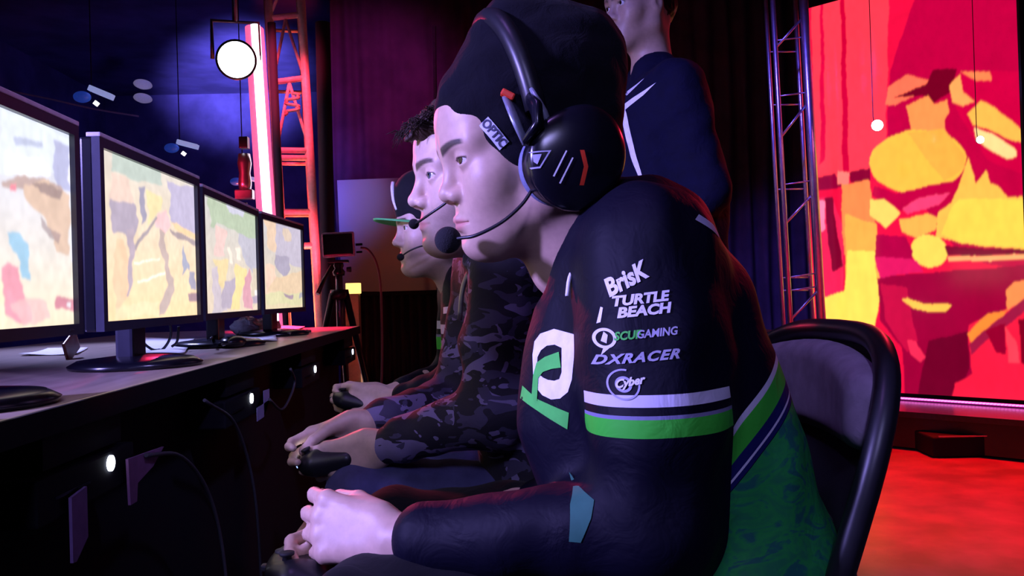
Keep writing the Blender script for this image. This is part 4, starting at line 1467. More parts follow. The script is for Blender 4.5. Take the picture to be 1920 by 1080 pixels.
m2 = [('px',),
      ([(207, 275), (300, 318), (305, 350), (260, 340), (235, 325), (207, 320)], (176, 192, 178)),
      ([(208, 322), (245, 332), (252, 378), (230, 382), (208, 380)], (225, 195, 175)),
      ([(208, 376), (255, 380), (255, 425), (245, 470), (232, 440), (210, 440)], (160, 145, 165)),
      ([(262, 350), (272, 352), (270, 410), (262, 420)], (140, 135, 160)),
      ([(275, 358), (300, 370), (300, 395), (275, 420)], (232, 214, 150)),
      ([(313, 340), (375, 352), (378, 445), (345, 440), (320, 415)], (178, 168, 200)),
      ([(322, 418), (378, 440), (378, 450), (340, 440)], (240, 200, 140)),
      ([(318, 430), (340, 440), (378, 456), (378, 466), (335, 450)], (150, 130, 130)),
      ([(293, 405), (312, 395), (322, 425), (312, 440), (292, 425)], (250, 190, 190)),
      ([(252, 460), (290, 408), (296, 412), (262, 455), (256, 470)], (150, 135, 140)),
      ([(232, 430), (248, 425), (255, 470), (250, 520), (240, 555), (225, 560), (232, 520), (245, 480)], (170, 150, 165)),
      ([(215, 450), (232, 455), (245, 500), (235, 560), (215, 585)], (246, 196, 150)),
      ([(300, 430), (312, 440), (314, 500), (330, 545), (310, 590), (300, 590), (312, 530), (304, 480)], (185, 160, 150)),
      ([(340, 460), (346, 480), (355, 510), (348, 505), (340, 520)], (150, 155, 180)),
      ([(355, 510), (368, 515), (370, 545), (360, 545)], (150, 145, 170)),
      ([(256, 494), (299, 480), (300, 482), (256, 497)], (255, 255, 240)),
      ([(255, 531), (307, 506), (308, 509), (255, 535)], (255, 255, 240)),
      ([(355, 551), (373, 551), (373, 567), (355, 567)], (150, 110, 120)),
      ([(215, 575), (300, 565), (300, 593), (215, 596)], (255, 225, 175), .6)]
m3 = [('px',),
      ([(392, 368), (484, 405), (487, 460), (465, 455), (450, 435), (430, 425), (405, 420), (400, 430), (392, 425)], (176, 196, 160)),
      ([(420, 378), (458, 395), (455, 405), (425, 395)], (205, 205, 225)),
      ([(402, 425), (425, 432), (424, 485), (404, 480)], (238, 200, 190)),
      ([(450, 435), (487, 450), (487, 500), (470, 510), (455, 480)], (188, 185, 200)),
      ([(404, 488), (430, 490), (420, 545), (408, 540)], (240, 215, 150)),
      ([(398, 505), (408, 500), (412, 560), (430, 585), (397, 585)], (205, 190, 200)),
      ([(420, 530), (438, 524), (440, 580), (418, 580), (410, 560)], (180, 165, 185)),
      ([(440, 495), (460, 500), (455, 540), (450, 582), (435, 582)], (252, 222, 140)),
      ([(455, 520), (465, 500), (478, 580), (458, 580)], (222, 150, 165)),
      ([(470, 500), (488, 505), (488, 560), (478, 575)], (215, 200, 170)),
      ([(431, 465), (436, 465), (436, 497), (431, 497)], (255, 240, 220)),
      ([(444, 462), (451, 462), (451, 485), (444, 485)], (255, 240, 220)),
      ([(474, 553), (488, 551), (488, 566), (476, 566)], (170, 150, 175)),
      ([(480, 542), (491, 540), (491, 551), (480, 552)], (250, 240, 240))]
m4 = [('px',),
      ([(497, 408), (515, 415), (515, 470), (500, 468)], (240, 205, 170)),
      ([(515, 415), (569, 427), (569, 500), (548, 495), (535, 480), (515, 475)], (195, 185, 205)),
      ([(528, 425), (540, 428), (545, 450), (530, 450)], (225, 200, 175)),
      ([(515, 475), (545, 480), (545, 505), (535, 520), (520, 500)], (165, 155, 180)),
      ([(500, 498), (518, 498), (520, 555), (500, 552)], (250, 210, 180)),
      ([(520, 520), (569, 505), (569, 548), (502, 550)], (238, 205, 160)),
      ([(500, 552), (571, 545), (571, 568), (500, 574)], (225, 218, 160)),
      ([(531, 551), (545, 550), (545, 558), (531, 558)], (160, 130, 150)),
      ([(558, 548), (567, 547), (567, 556), (558, 557)], (170, 165, 175))]
GP = 'monitors in a row on the desk'
monitor(.895, 1.425, -.628, -.638, Z0, Z1, 'nearest monitor, cut by the left edge of the picture, showing a bright pale game scene', base_warm((215, 225, 255), (255, 238, 200)), m1, 1, 1.15)
monitor(1.545, 2.075, -.642, -.648, Z0, Z1, 'second monitor from the camera, yellow game scene with two white ground lines', base_warm((215, 205, 190), (252, 214, 150)), m2, 2, 1.3)
monitor(2.24, 2.86, -.682, -.702, Z0, Z1, 'third monitor from the camera, game scene with green upper part', base_warm((205, 205, 200), (235, 212, 180)), m3, 3, 1.15)
monitor(2.95, 3.47, -.706, -.678, Z0, Z1, 'smallest and farthest monitor, at the end of the desk beside the red truss', base_warm((205, 200, 205), (235, 215, 165)), m4, 4, 1.1)

# ------------------------------------------------------------------ consoles hung under the desk with lit power marks
for i, (y, lab) in enumerate(((1.30, 'console with the largest white power light, under the desk nearest the camera'),
                              (2.10, 'console under the desk with a white power light beside a pale sticker'),
                              (2.92, 'third console under the desk, small white power light'),
                              (3.80, 'farthest console under the desk, tiny white power light near the desk end'))):
    zc = .657
    o = empty('game_console', (DX - .08, y, .600), lab, 'game console', 'game consoles fixed under the desk')
    MB().box((DX - .07, y - .06, zc - .012), (.135, .30, .058), None, .004).build('console_body', M['matte_black'], o)
    MB().lathe((DX - .0025, y, zc), (1, 0, 0), [(0, .0), (.0115, 0), (.0115, .003), (0, .004)], 24).build('power_light', M['white_glow'], o)
    MB().box((DX - .0015, y - .12, zc - .012), (.003, .10, .004)).build('disc_slot', M['gloss_black'], o)
    MB().box((DX - .07, y - .06, .712), (.12, .24, .062)).build('hanging_bracket', M['matte_black'], o)


def plain(name, mb, m, label, cat, group=None, bevel=0.0):
    return tag(mb.build(name, m, None, bevel), label, cat, group)


# a pale sticker and cables below the desk
a = atz(505, 758, .63)
M['label_lilac'] = mat('label_lilac', (.30, .28, .50), .8)
plain('paper_note', MB().slab([(DX + .002, 2.13, .63), (DX + .002, 2.26, .635), (DX + .002, 2.26, .662), (DX + .002, 2.20, .664), (DX + .002, 2.20, .600), (DX + .002, 2.13, .598)], (1, 0, 0), .001), M['label_lilac'], 'pale lilac paper note taped beside the second console light', 'paper')
plain('fabric_strap', MB().slab([(DX + .004, 1.34, .655), (DX + .004, 1.49, .648), (DX + .004, 1.44, .625), (DX + .004, 1.375, .612), (DX + .004, 1.37, .585), (DX + .004, 1.345, .585)], (1, 0, 0), .004), mat('strap_purple', (.20, .08, .20), .9), 'purple fabric flap hanging beside the largest console light', 'strap')
plain('hanging_strip', MB().slab([(DX + .004, 1.155, .64), (DX + .004, 1.20, .645), (DX + .004, 1.20, .578), (DX + .004, 1.165, .555), (DX + .004, 1.155, .556)], (1, 0, 0), .004), mat('strip_purple', (.24, .14, .34), .9), 'pale purple strip hanging under the desk near the left edge', 'strap')
for j, (pts, lab) in enumerate(((((1.40, .65), (1.55, .62), (1.68, .53), (1.75, .40), (1.78, .2)), 'thin cable drooping from the nearest console'),
                                (((1.70, .70), (1.90, .62), (2.02, .45), (2.05, .2)), 'dark cable hanging between the two nearest console lights'),
                                (((2.22, .64), (2.33, .60), (2.42, .62), (2.47, .66), (2.40, .70)), 'small cable loop by the lilac paper note'))):
    plain('cable', MB().tube(curve_pts([(DX + .012 + .004 * i, y, z) for i, (y, z) in enumerate(pts)], 24), .0035, 8), M['dark_grey'], lab, 'cable', 'cables hanging under the desk')

# ------------------------------------------------------------------ things on the desk
def on_desk(px, py): return atz(px, py, DZ)


# black box at the near left corner of the desk
b0 = on_desk(76, 752)
bx = empty('desk_box', (DX - .10, .83, DZ + .001), 'black flat device at the near edge of the desk, lower left', 'device')
MB().box((DX - .093, .82, DZ + .0155), (.125, .36, .028), None, .006).build('casing', M['matte_black'], bx)
MB().box((DX - .030, .82, DZ + .016), (.003, .30, .003)).build('seam', M['gloss_black'], bx)


def sheet(corners, m, label, cat='paper', group=None, wave=.003, name='paper_sheet', seed=0):
    rs = np.random.RandomState(seed)
    A, B, C_, D = [np.array(c, float) for c in corners]
    n = 14; V = []; Fq = []
    for i in range(n):
        for j in range(n):
            u, v = i / (n - 1), j / (n - 1)
            p = A * (1 - u) * (1 - v) + B * u * (1 - v) + C_ * u * v + D * (1 - u) * v
            p = p + [0, 0, wave * (1 + math.sin(u * 5 + seed) * math.cos(v * 4 + seed * 2))]
            V.append(p)
    for i in range(n - 1):
        for j in range(n - 1):
            Fq.append([i * n + j, i * n + n + j, i * n + n + 1 + j, i * n + 1 + j])
    o = link(name, npmesh(name, V, np.array(Fq)), m)
    md = o.modifiers.new('thickness', 'SOLIDIFY'); md.thickness = .0006; md.offset = 1
    return tag(o, label, cat, group)


q = lambda *pp: [on_desk(*p) + [0, 0, .001] for p in pp]
sheet(q((225, 664), (345, 666), (365, 636), (262, 636)), M['white_paper'], 'white paper sheets behind the second monitor stand, crossed by cables', seed=1)
sheet(q((430, 644), (520, 640), (515, 628), (440, 630)), M['white_paper'], 'white paper sheet lying under the crumpled clear bag', seed=2)
sheet([p + [0, 0, .002] for p in q((508, 624), (560, 622), (572, 613), (515, 614))], M['white_paper'], 'small white paper near the far end of the desk', seed=3)
sheet(q((35, 668), (145, 666), (165, 654), (90, 655)), M['white_paper'], 'pale sheet standing in for the desk reflection under the nearest monitor', seed=5)  # sheet added for the bright reflection on the desk top
# crumpled clear bag
F = Field()
c = on_desk(478, 628)
F.ell(c + [0, 0, .028], (.05, .16, .030), k=.02); F.ell(c + [.03, .10, .024], (.04, .10, .022), k=.02); F.ell(c + [-.02, -.08, .034], (.035, .08, .034), k=.02)
k = NT('crumpled_film'); nz = k.noise(30, 5, dist=3)
k.b.inputs['Base Color'].default_value = (.70, .74, .95, 1); k.b.inputs['Roughness'].default_value = .25
k.b.inputs['Transmission Weight'].default_value = .10; k.bump(nz, .8, .012)
o, V, Fq = solid('plastic_bag', F, .006, k.m, disp=wrinkle(.010, (12, 22, 40), 6))
tag(o, 'crumpled clear plastic bag behind the third monitor stand', 'bag')
# dark red phone leaning behind the first monitor
plain('phone', MB().box(on_desk(134, 672) + [0, 0, .030], (.008, .07, .052), Matrix.Rotation(.5, 3, 'X'), .003), mat('phone_red', (.10, .012, .015), .3), 'dark red phone leaning under the nearest monitor corner', 'phone')
# small things in front of the third monitor
plain('mouse', MB().sphere(on_desk(437, 652) + [0, 0, .016], (.034, .055, .018)), M['gloss_black'], 'black glossy computer mouse on the desk in front of the third monitor', 'mouse')
t_ = empty('tablet', on_desk(545, 627) + [0, 0, .001], 'thin red-lit tablet at the far end of the desk', 'tablet')
MB().box(on_desk(540, 628) + [0, 0, .008], (.10, .22, .010), Matrix.Rotation(-.15, 3, 'Z'), .003).build('tablet_body', M['dark_metal'], t_)
MB().box(on_desk(540, 628) + [0, 0, .0135], (.085, .19, .001), Matrix.Rotation(-.15, 3, 'Z')).build('tablet_glass', M['gloss_black'], t_)
# monitor leads
M['lead'] = mat('lead_black', (.012, .012, .02), .4)
for pts, lab in (([(262, 612), (268, 640), (285, 655), (300, 656)], 'black lead curling left of the second monitor stand'),
                 ([(318, 600), (320, 630), (305, 655), (285, 660)], 'black lead looping under the middle of the second monitor'),
                 ([(335, 612), (332, 640), (322, 650)], 'thin black lead right of the second monitor stand'),
                 ([(408, 598), (404, 622), (395, 636)], 'black lead hanging behind the third monitor')):
    P = []
    for i, (a_, b_) in enumerate(pts):
        P.append(at(a_, b_, 2.35 if a_ < 400 else 2.95))
    P[-1][2] = max(P[-1][2], DZ + .004)
    P = [np.array([p[0], p[1], max(p[2], DZ + .004)]) for p in P]
    plain('monitor_lead', MB().tube(curve_pts(P, 20), .0035, 8), M['lead'], lab, 'cable', 'leads behind the monitors')

# ------------------------------------------------------------------ left lighting tower
def truss(name, cx, cy, w, dpt, z0, z1, bay, label, tube=.018, m=None, rung=.012, yaw=0.0, top_x=0.0, double=False):
    m = m or M['metal']
    o = empty(name, (cx, cy, z0), label, 'truss tower')
    ca, sa = math.cos(yaw), math.sin(yaw)
    def P(x, y, z):
        k_ = (z - z0) / (z1 - z0) * top_x
        return (cx + x * ca - y * sa + k_, cy + x * sa + y * ca, z)
    cs = [(-w / 2, -dpt / 2), (w / 2, -dpt / 2), (w / 2, dpt / 2), (-w / 2, dpt / 2)]
    for x, y in cs:
        MB().tube([P(x, y, z0 + .012), P(x, y, z1)], tube, 14).build('chord', m, o)
    n = int((z1 - z0) / bay)
    for i in range(n + 1):
        z = z0 + .10 + i * bay
        if z > z1: break
        for j in range(4):
            a_, b_ = cs[j], cs[(j + 1) % 4]
            MB().tube([P(a_[0], a_[1], z), P(b_[0], b_[1], z)], rung, 10).build('rung', m, o)
            if double and j == 0: MB().tube([P(a_[0], a_[1], z + .05), P(b_[0], b_[1], z + .05)], rung, 10).build('rung', m, o)
            if z + bay <= z1 and j != 0 or (z + bay <= z1 and not double):
                lo, hi = (a_, b_)
                MB().tube([P(lo[0], lo[1], z), P(hi[0], hi[1], z + bay)], rung * .85, 10).build('brace', m, o)
    MB().box((cx, cy, z0 + .006), (w + .16, dpt + .16, .012)).build('base_plate', m, o)
    return o


pl = at(527, 400, 4.93)[0]; prr = at(588, 400, 4.93)[0]
lt = empty('truss_tower', ((pl + prr) / 2 - .02, 5.05, .005), 'truss tower lit bright red behind the farthest monitor, with double rungs', 'truss tower')
M['pale_truss'] = mat('pale_truss', (.85, .75, .72), .45, metal=.05)
tw_, td_, ty_ = prr - pl, .22, .20


def TP(x, y, z):
    k_ = -.10 * (z - 1.3) / 3.3
    return np.array([(pl + prr) / 2 + x * math.cos(ty_) - (y) * math.sin(ty_) + k_, 4.93 + x * math.sin(ty_) + y * math.cos(ty_), z])


cs_ = [(-tw_ / 2, 0), (tw_ / 2, 0), (tw_ / 2, td_), (-tw_ / 2, td_)]
for x, y in cs_:
    MB().tube([TP(x, y, .017), TP(x, y, 3.4)], .024, 14).build('chord', M['pale_truss'], lt)
zr = [at(560, y, 4.93)[2] for y in (640, 460, 397, 296, 282, 155)] + [2.45, 2.85, 3.2]
for z in zr:
    for j in range(4):
        a_, b_ = cs_[j], cs_[(j + 1) % 4]
        MB().tube([TP(a_[0], a_[1], z), TP(b_[0], b_[1], z + (.03 if j == 0 and z > 2 else 0))], .0165 if j == 0 else .010, 10).build('rung', M['pale_truss'], lt)
xm = 0.0
for (a_, b_) in (((-tw_ / 2, zr[4]), (xm, zr[5])), ((tw_ / 2, zr[4]), (xm, zr[5])), ((-tw_ / 2, zr[5]), (xm, zr[6])), ((tw_ / 2, zr[5]), (xm, zr[6])), ((-tw_ / 2, .1), (tw_ / 2, zr[0])), ((-tw_ / 2, zr[6]), (tw_ / 2, zr[7]))):
    MB().tube([TP(a_[0], .0, a_[1]), TP(b_[0], .0, b_[1])], .0085, 10).build('brace', M['pale_truss'], lt)
MB().box((TP(0, .11, .011)[0], 5.04, .011), (tw_ + .16, td_ + .16, .012), Matrix.Rotation(ty_, 3, 'Z')).build('base_plate', M['pale_truss'], lt)
# coiled cable tied inside the tower
plain('cable_coil', MB().tube([at(548 + 14 * math.sin(t * 1.0) + 4 * math.sin(t * 3), 175 + t * 3.4, 4.86) for t in np.linspace(0, 12, 60)], .009, 8), mat('coil_grey', (.5, .4, .4), .5), 'looped cable tied inside the red truss tower', 'cable')
# lit cloth sleeve beside it; light put in as glow, core tube added
lc = empty('lit_sleeve', at(494, 600, 4.75) * [1, 1, 0] + [0, 0, .005], 'tall lit cloth column in white and pink, glow put in for its light, left of the red truss tower', 'lamp')
cA, cB = at(478, 120, 4.75), at(508, 560, 4.75)
top = cA + (cA - cB) * .15; bot = cB + (cB - cA) * .5; bot[2] = .02
M['core_glow_white'] = mat('core_glow_white', (.9, .85, .9), .4, emit=(1.0, .80, .95), es=4.0)
M['sleeve_glow_pink'] = mat('sleeve_glow_pink', (.85, .35, .50), .6, emit=(1.0, .14, .38), es=1.0)
MB().tube([bot + [.028, -.060, 0], top + [.028, -.060, 0]], [.026, .026], 16).build('glow_core', M['core_glow_white'], lc)
MB().tube([bot + [.01, 0, 0], top + [.01, 0, 0]], [.080, .078], 20, flat=.6).build('fabric_sleeve', M['sleeve_glow_pink'], lc)
MB().lathe((bot[0], bot[1], .006), (0, 0, 1), [(0, 0), (.16, 0), (.16, .014), (.07, .02), (0, .02)], 30).build('base', M['dark_metal'], lc)
# dark uprights on both sides of the tower
M['pipe_dark'] = mat('pipe_dark', (.008, .010, .035), .75)
for (a_, b_, lab, w) in (((513, 134), (533, 590), 'dark upright pipe between the glowing column and the red truss', .022), ((607, 134), (617, 590), 'wide dark upright panel right of the red truss tower', .040)):
    A_, B_ = at(a_[0], a_[1], 4.80), at(b_[0], b_[1], 4.80)
    t_ = A_ + (A_ - B_) * .2; g_ = A_ + (B_ - A_) * ((A_[2] - .01) / (A_[2] - B_[2]))
    plain('upright_pipe', MB().tube([g_, t_], w, 16), M['pipe_dark'], lab, 'pipe')
# red lit clamp lamp low on the column
cl = empty('clamp_lamp', at(458, 330, 4.6), 'small red lit lamp fixture clamped left of the glowing column', 'lamp')
MB().box(at(458, 268, 4.6), (.045, .05, .06), None, .004).build('top_plate', M['dark_metal'], cl)
MB().lathe(at(459, 325, 4.6), (0, 0, 1), [(0, -.09), (.030, -.09), (.034, -.05), (.028, 0), (.036, .05), (.03, .10), (0, .10)], 24).build('lamp_can', M['metal'], cl)
MB().box(at(459, 365, 4.6), (.09, .06, .05), None, .006).build('yoke', M['metal'], cl)
MB().tube([at(459, 380, 4.6), at(464, 600, 4.6) * [1, 1, 0] + [0, 0, .01]], .014, 12).build('support_pole', M['dark_metal'], cl)

# thin bright pole behind the players
A_, B_ = at(815.5, 134, 6.6), at(822, 560, 6.6)
g_ = A_ + (B_ - A_) * ((A_[2] - .01) / (A_[2] - B_[2]))
plain('curtain_pole', MB().tube([g_, A_ + (A_ - B_) * .2], .014, 14), M['metal'], 'thin upright metal pole in front of the purple curtain, pink lit', 'pole')

# big round lamp at the top, left
def moving_light(px, py, Y, r, label, target, lens, group=None, es=None):
    c = at(px, py, Y)
    o = empty('stage_light', c, label, 'stage light', group)
    d = unit(np.array(target) - c)
    MB().lathe(c, d, [(0, -r * 2.2), (r * .7, -r * 2.2), (r * 1.0, -r * 1.6), (r * 1.15, -.2 * r), (r * 1.15, 0), (r * 1.02, 0)], 32).build('lamp_head', M['black_plastic'], o)
    MB().lathe(c, d, [(r * 1.02, -.005), (r * .7, r * .14), (r * .35, r * .22), (0, r * .25)], 32).build('lens', lens, o)
    s = unit(np.cross(d, [0, 0, 1]))
    MB().tube([c + s * r * 1.3 - d * r * .6, c + s * r * 1.3 - d * r * .6 + [0, 0, r * 2.2], c - s * r * 1.3 - d * r * .6 + [0, 0, r * 2.2], c - s * r * 1.3 - d * r * .6], r * .12, 10).build('yoke', M['dark_metal'], o)
    t = c - d * r * .6 + [0, 0, r * 2.2]
    MB().tube([t, [t[0], t[1], 3.69]], r * .16, 10).build('drop_pipe', M['dark_metal'], o)
    return o


M['lens_white'] = mat('lens_white', (.9, .9, 1), .2, emit=(.92, .90, 1.0), es=6.0)
moving_light(443, 112, 4.6, .090, 'large round glowing white lamp at the top left of the red truss tower', (.0, .2, .9), M['lens_white'])


def led_fixture(px, py, Y, tilt, label, s=1.0):
    c = at(px, py, Y)
    o = empty('ceiling_fixture', c, label, 'stage light', 'small fixtures hanging under the dark ceiling')
    R = Matrix.Rotation(tilt, 3, 'Y')
    MB().box(c, (.13 * s, .05, .030 * s), R, .004).build('light_bar', M['fix_bar'], o)
    MB().sphere(c + np.array([-.10 * s, 0, -.020 * s]), (.045 * s, .04 * s, .030 * s), 18, 12).build('lamp_head', M['fix_blue'], o)
    MB().box(c + np.array([-.02 * s, -.02, -.06 * s]), (.022 * s, .02, .022 * s), Matrix.Rotation(.7, 3, 'Y')).build('indicator', M['fix_white'], o)
    MB().tube([c + [-.05 * s, 0, -.0], c + [-.05 * s, .0, .05], [c[0] - .05 * s, c[1], 3.69]], .003, 8).build('drop_rod', M['pipe_dark'], o)
    return o


M['fix_bar'] = mat('fix_bar', (.45, .5, .8), .4, emit=(.38, .45, .95), es=.55)
M['fix_blue'] = mat('fix_blue', (.05, .15, .6), .3, emit=(.03, .10, .8), es=.22)
M['fix_white'] = mat('fix_white', (.9, .9, .9), .3, emit=(1, .95, .95), es=1.6)
led_fixture(190, 174, 5.2, .42, 'blue fixture under the ceiling above the first and second monitors', 1.1)
led_fixture(352, 271, 5.6, .28, 'small fixture with a white bar above the middle of the second monitor', 1.0)
led_fixture(468, 335, 5.0, .20, 'small blue fixture just above the third monitor beside the glowing column', .75)
for (px, py, lab) in ((268, 157, 'upper round downlight disc in the dark ceiling'), (268, 183, 'lower round pale disc below the other ceiling disc')):
    c = at(px, py, 9.0)
    plain('ceiling_disc', MB().lathe(c, (0, -.35, -1), [(0, 0), (.085, 0), (.09, .01), (.06, .03), (0, .035)], 28), mat('disc_lilac', (.5, .45, .6), .6, emit=(.30, .26, .5), es=.35), lab, 'ceiling light', 'round discs under the ceiling')
# thin cable run across the dark ceiling
plain('ceiling_cable', MB().tube(curve_pts([at(5, 168, 8.6), at(90, 185, 8.6), at(180, 205, 8.6), at(260, 218, 8.6)], 20), .010, 6), mat('cable_tan', (.4, .3, .15), .7), 'thin tan cable running under the dark ceiling above the nearest monitor', 'cable')

# ------------------------------------------------------------------ pale projection panel, black table and lit box at the back
A_, B_, C_, D_ = at(641, 546, 6.9), at(835, 548, 6.9), at(835, 330, 6.9), at(632, 338, 6.9)
pn = empty('display_panel', (float((A_[0] + B_[0]) / 2), 6.9, .80), 'pale upright panel behind the recorder, left of the players', 'panel')
MB().slab([A_, B_, C_, D_], (0, 1, 0), .03).build('panel_board', mat('panel_board', (.50, .45, .42), .55, noise=.05, scale=2), pn)
MB().tube([(A_[0] + .05, 6.95, .80), (D_[0] + .05, 6.95, D_[2] - .1)], .012, 8).build('stiffener', M['dark_metal'], pn)
tb = empty('skirted_table', (float(at(745, 655, 6.5)[0]), 6.5, .005), 'table with a black skirt below the pale panel', 'table')
ta, tc_ = at(672, 548, 6.4), at(850, 650, 6.4)
tw = tc_[0] - ta[0]
MB().box(((ta[0] + tc_[0]) / 2, 6.75, ta[2] - .015), (tw, .75, .03), None, .004).build('table_top', M['matte_black'], tb)
V, Fq = [], []
n = 120
for i in range(n + 1):
    x = ta[0] + tw * i / n
    for z in (.012, ta[2] - .02):
        V.append([x, 6.395 + .015 * math.sin(i * .55), z])
for i in range(n): Fq.append([2 * i, 2 * i + 2, 2 * i + 3, 2 * i + 1])
o = link('skirt', npmesh('skirt', V, np.array(Fq)), M['skirt'] if 'skirt' in M else mat('skirt_black', (.012, .008, .014), .8), tb)
o.modifiers.new('thickness', 'SOLIDIFY').thickness = .005
plain('floor_tape', MB().box(((at(662, 655, 6.2)[0] + at(820, 655, 6.2)[0]) / 2, 6.2, .003), (.62, .035, .004)), M['white_paper'], 'pale tape line on the floor in front of the skirted table', 'tape')
# post with a lit yellow box on top
ps = empty('lantern_stand', at(661, 600, 5.4) * [1, 1, 0] + [0, 0, .003], 'beige post with a glowing yellow box on top, behind the recorder', 'lamp')
pa = at(646, 552, 5.4); pb = at(672, 552, 5.4); zt = pa[2]
MB().box(((pa[0] + pb[0]) / 2, 5.45, zt / 2 + .004), (pb[0] - pa[0], .09, zt - .006), None, .004).build('post', mat('post_beige', (.36, .30, .20), .6), ps)
za = at(660, 531, 5.4)[2]
MB().box(((pa[0] + pb[0]) / 2 + .006, 5.45, (zt + za) / 2 + .002), (pb[0] - pa[0], .085, za - zt - .002), None, .003).build('glowing_box', mat('lantern_yellow', (1, .8, .3), .5, emit=(1.0, .68, .20), es=1.5), ps)
MB().box((pb[0] + .008, 5.39, zt * .38), (.010, .010, .16)).build('edge_glint', mat('strip_glint', (.8, .65, .4), .3, emit=(1, .7, .4), es=.25), ps)  # pale strip, faint glow put in for light caught on the edge

# ------------------------------------------------------------------ recorder on a tripod at the desk end
Yr = 4.45
rc = empty('video_recorder', at(633, 485, Yr), 'small recorder with a dark screen and pale edge, held on the tripod beyond the desk', 'recorder')
a_, b_ = at(603, 436, Yr), at(665, 481, Yr)
cx_, cz_ = (a_[0] + b_[0]) / 2, (a_[2] + b_[2]) / 2; w_, h_ = b_[0] - a_[0], a_[2] - b_[2]
Rr = Matrix.Rotation(-.03, 3, 'Y')
MB().box((cx_, Yr + .012, cz_), (w_, .030, h_), Rr, .010).build('body', mat('recorder_shell', (.85, .75, .95), .4), rc)
MB().box((cx_, Yr - .006, cz_), (w_ * .90, .010, h_ * .84), Rr, .004).build('display', M['gloss_black'], rc)
MB().box((b_[0] + .022, Yr + .01, cz_ - .002), (.034, .012, .012), Rr, .002).build('plug', M['matte_black'], rc)
MB().box((b_[0] + .022, Yr + .01, cz_ - .040), (.030, .012, .010), Rr, .002).build('plug', M['matte_black'], rc)
plain('recorder_cable', MB().tube(curve_pts([at(676, 464, Yr), at(690, 468, Yr), at(704, 488, Yr), at(712, 520, Yr), at(715, 570, Yr), at(716, 700, Yr), at(705, 860, Yr) * [1, 1, 0] + [0, 0, .01]], 40), .0055, 8), mat('cable_redbrown', (.25, .08, .08), .5), 'thin cable arching from the recorder down to the floor', 'cable')
tp = empty('tripod', at(635, 800, Yr) * [1, 1, 0] + [0, 0, .005], 'black tripod holding the recorder at the far end of the desk', 'tripod')
ct = at(634, 487, Yr)
MB().box(ct + [0, .01, -.008], (.10, .05, .014), None, .003).build('mounting_plate', M['black_plastic'], tp)
MB().lathe(ct + [0, .01, -.08], (0, 0, 1), [(0, 0), (.028, 0), (.032, .02), (.020, .035), (.026, .05), (.022, .068), (0, .07)], 24).build('head', M['black_plastic'], tp)
MB().tube([ct + [-.03, -.02, -.03], ct + [-.06, -.08, -.10], ct + [-.085, -.12, -.17]], [.008, .009, .011], 10).build('pan_handle', M['black_plastic'], tp)
MB().lathe(ct + [.05, .01, -.05], (1, 0, 0), [(0, -.01), (.012, -.01), (.014, .012), (0, .014)], 16).build('knob', M['dark_grey'], tp)
MB().tube([ct + [0, .01, -.08], ct + [0, .01, -.45]], .018, 14).build('centre_column', M['dark_metal'], tp)
MB().lathe(ct + [0, .01, -.20], (0, 0, 1), [(0, 0), (.045, 0), (.05, .02), (.045, .05), (0, .05)], 20).build('collar', M['black_plastic'], tp)
for an in (math.radians(90), math.radians(200), math.radians(340)):
    top_ = ct + [.035 * math.cos(an), .01 + .035 * math.sin(an), -.17]
    ft = np.array([ct[0] + .24 * math.cos(an), ct[1] + .26 * math.sin(an), .02])
    lg = MB().tube([top_, top_ + (ft - top_) * .5, ft], [.017, .015, .010], 12).build('leg', M['black_plastic'], tp)
    MB().sphere(ft - [0, 0, .003], .016, 14, 10).build('rubber_foot', M['rubber'], lg)

# ------------------------------------------------------------------ right lighting tower
tl, tr_ = at(1456, 400, 5.0)[0] + .045, at(1514, 400, 5.0)[0] + .045
rt_ = empty('truss_tower', ((tl + tr_) / 2, 5.1, .005), 'slim truss tower lit blue and red, left of the large red picture wall', 'truss tower')
rw = tr_ - tl


def RP(x, y, z):
    return np.array([tl + x + .18 * y - .024 * (z - 1.35), 5.0 + y, z])


for x, y, r in ((0, 0, .0145), (rw, 0, .026), (rw, .24, .014), (0, .24, .012)):
    MB().tube([RP(x, y, .017), RP(x, y, 3.4)], r, 14).build('chord', M['metal'], rt_)
zv = lambda py: float(at(1480, py, 5.0)[2])
for z in (zv(180), zv(346), zv(520), zv(545), 2.3, 2.8, 3.3, .25, .6):
    MB().tube([RP(0, 0, z), RP(rw, 0, z + .02)], .0045, 8).build('rung', M['metal'], rt_)
    MB().tube([RP(0, .24, z), RP(rw, .24, z)], .005, 8).build('rung', M['metal'], rt_)
for a_, b_ in ((258, 190), (420, 362), (600, 543), (720, 655), (90, 30)):
    MB().tube([RP(0, 0, zv(a_)), RP(rw, 0, zv(b_))], .0075, 10).build('brace', M['metal'], rt_)
MB().box((tl + rw / 2 + .04, 5.12, .011), (rw + .2, .44, .012)).build('base_plate', M['metal'], rt_)

# ------------------------------------------------------------------ large red and yellow picture wall (abstract picture)
pw = empty('picture_wall', (2.75, 5.2, .005), 'large glowing red picture wall with yellow shapes, right side of the stage', 'display screen')
d0, d1 = 5.45, 4.55
P0 = at(1519, 400, d0); P1 = at(1919, 400, d1)
P0 = np.array([P0[0], d0, 0]); P1 = np.array([P1[0], d1, 0]); P1 = P0 + (P1 - P0) * 1.0
zb = at(1715, 739, 4.98)[2]
zt = 2.62
wd_ = P1 - P0
Q = lambda t, z: P0 + wd_ * t + [0, 0, z]
big = [('px',)]
Y1, Y2, R1, R2, D1, D2, O1 = (255, 225, 60), (255, 200, 50), (255, 60, 80), (225, 10, 60), (185, 0, 58), (120, 0, 40), (255, 130, 70)
def B(c, *pts, a=1.0): big.append((list(pts), c, a))
B((250, 55, 75), (1519, -200), (1670, -200), (1660, 340), (1630, 320), (1525, 345))
B((200, 0, 50), (1575, -100), (1582, -100), (1592, 320), (1580, 325))
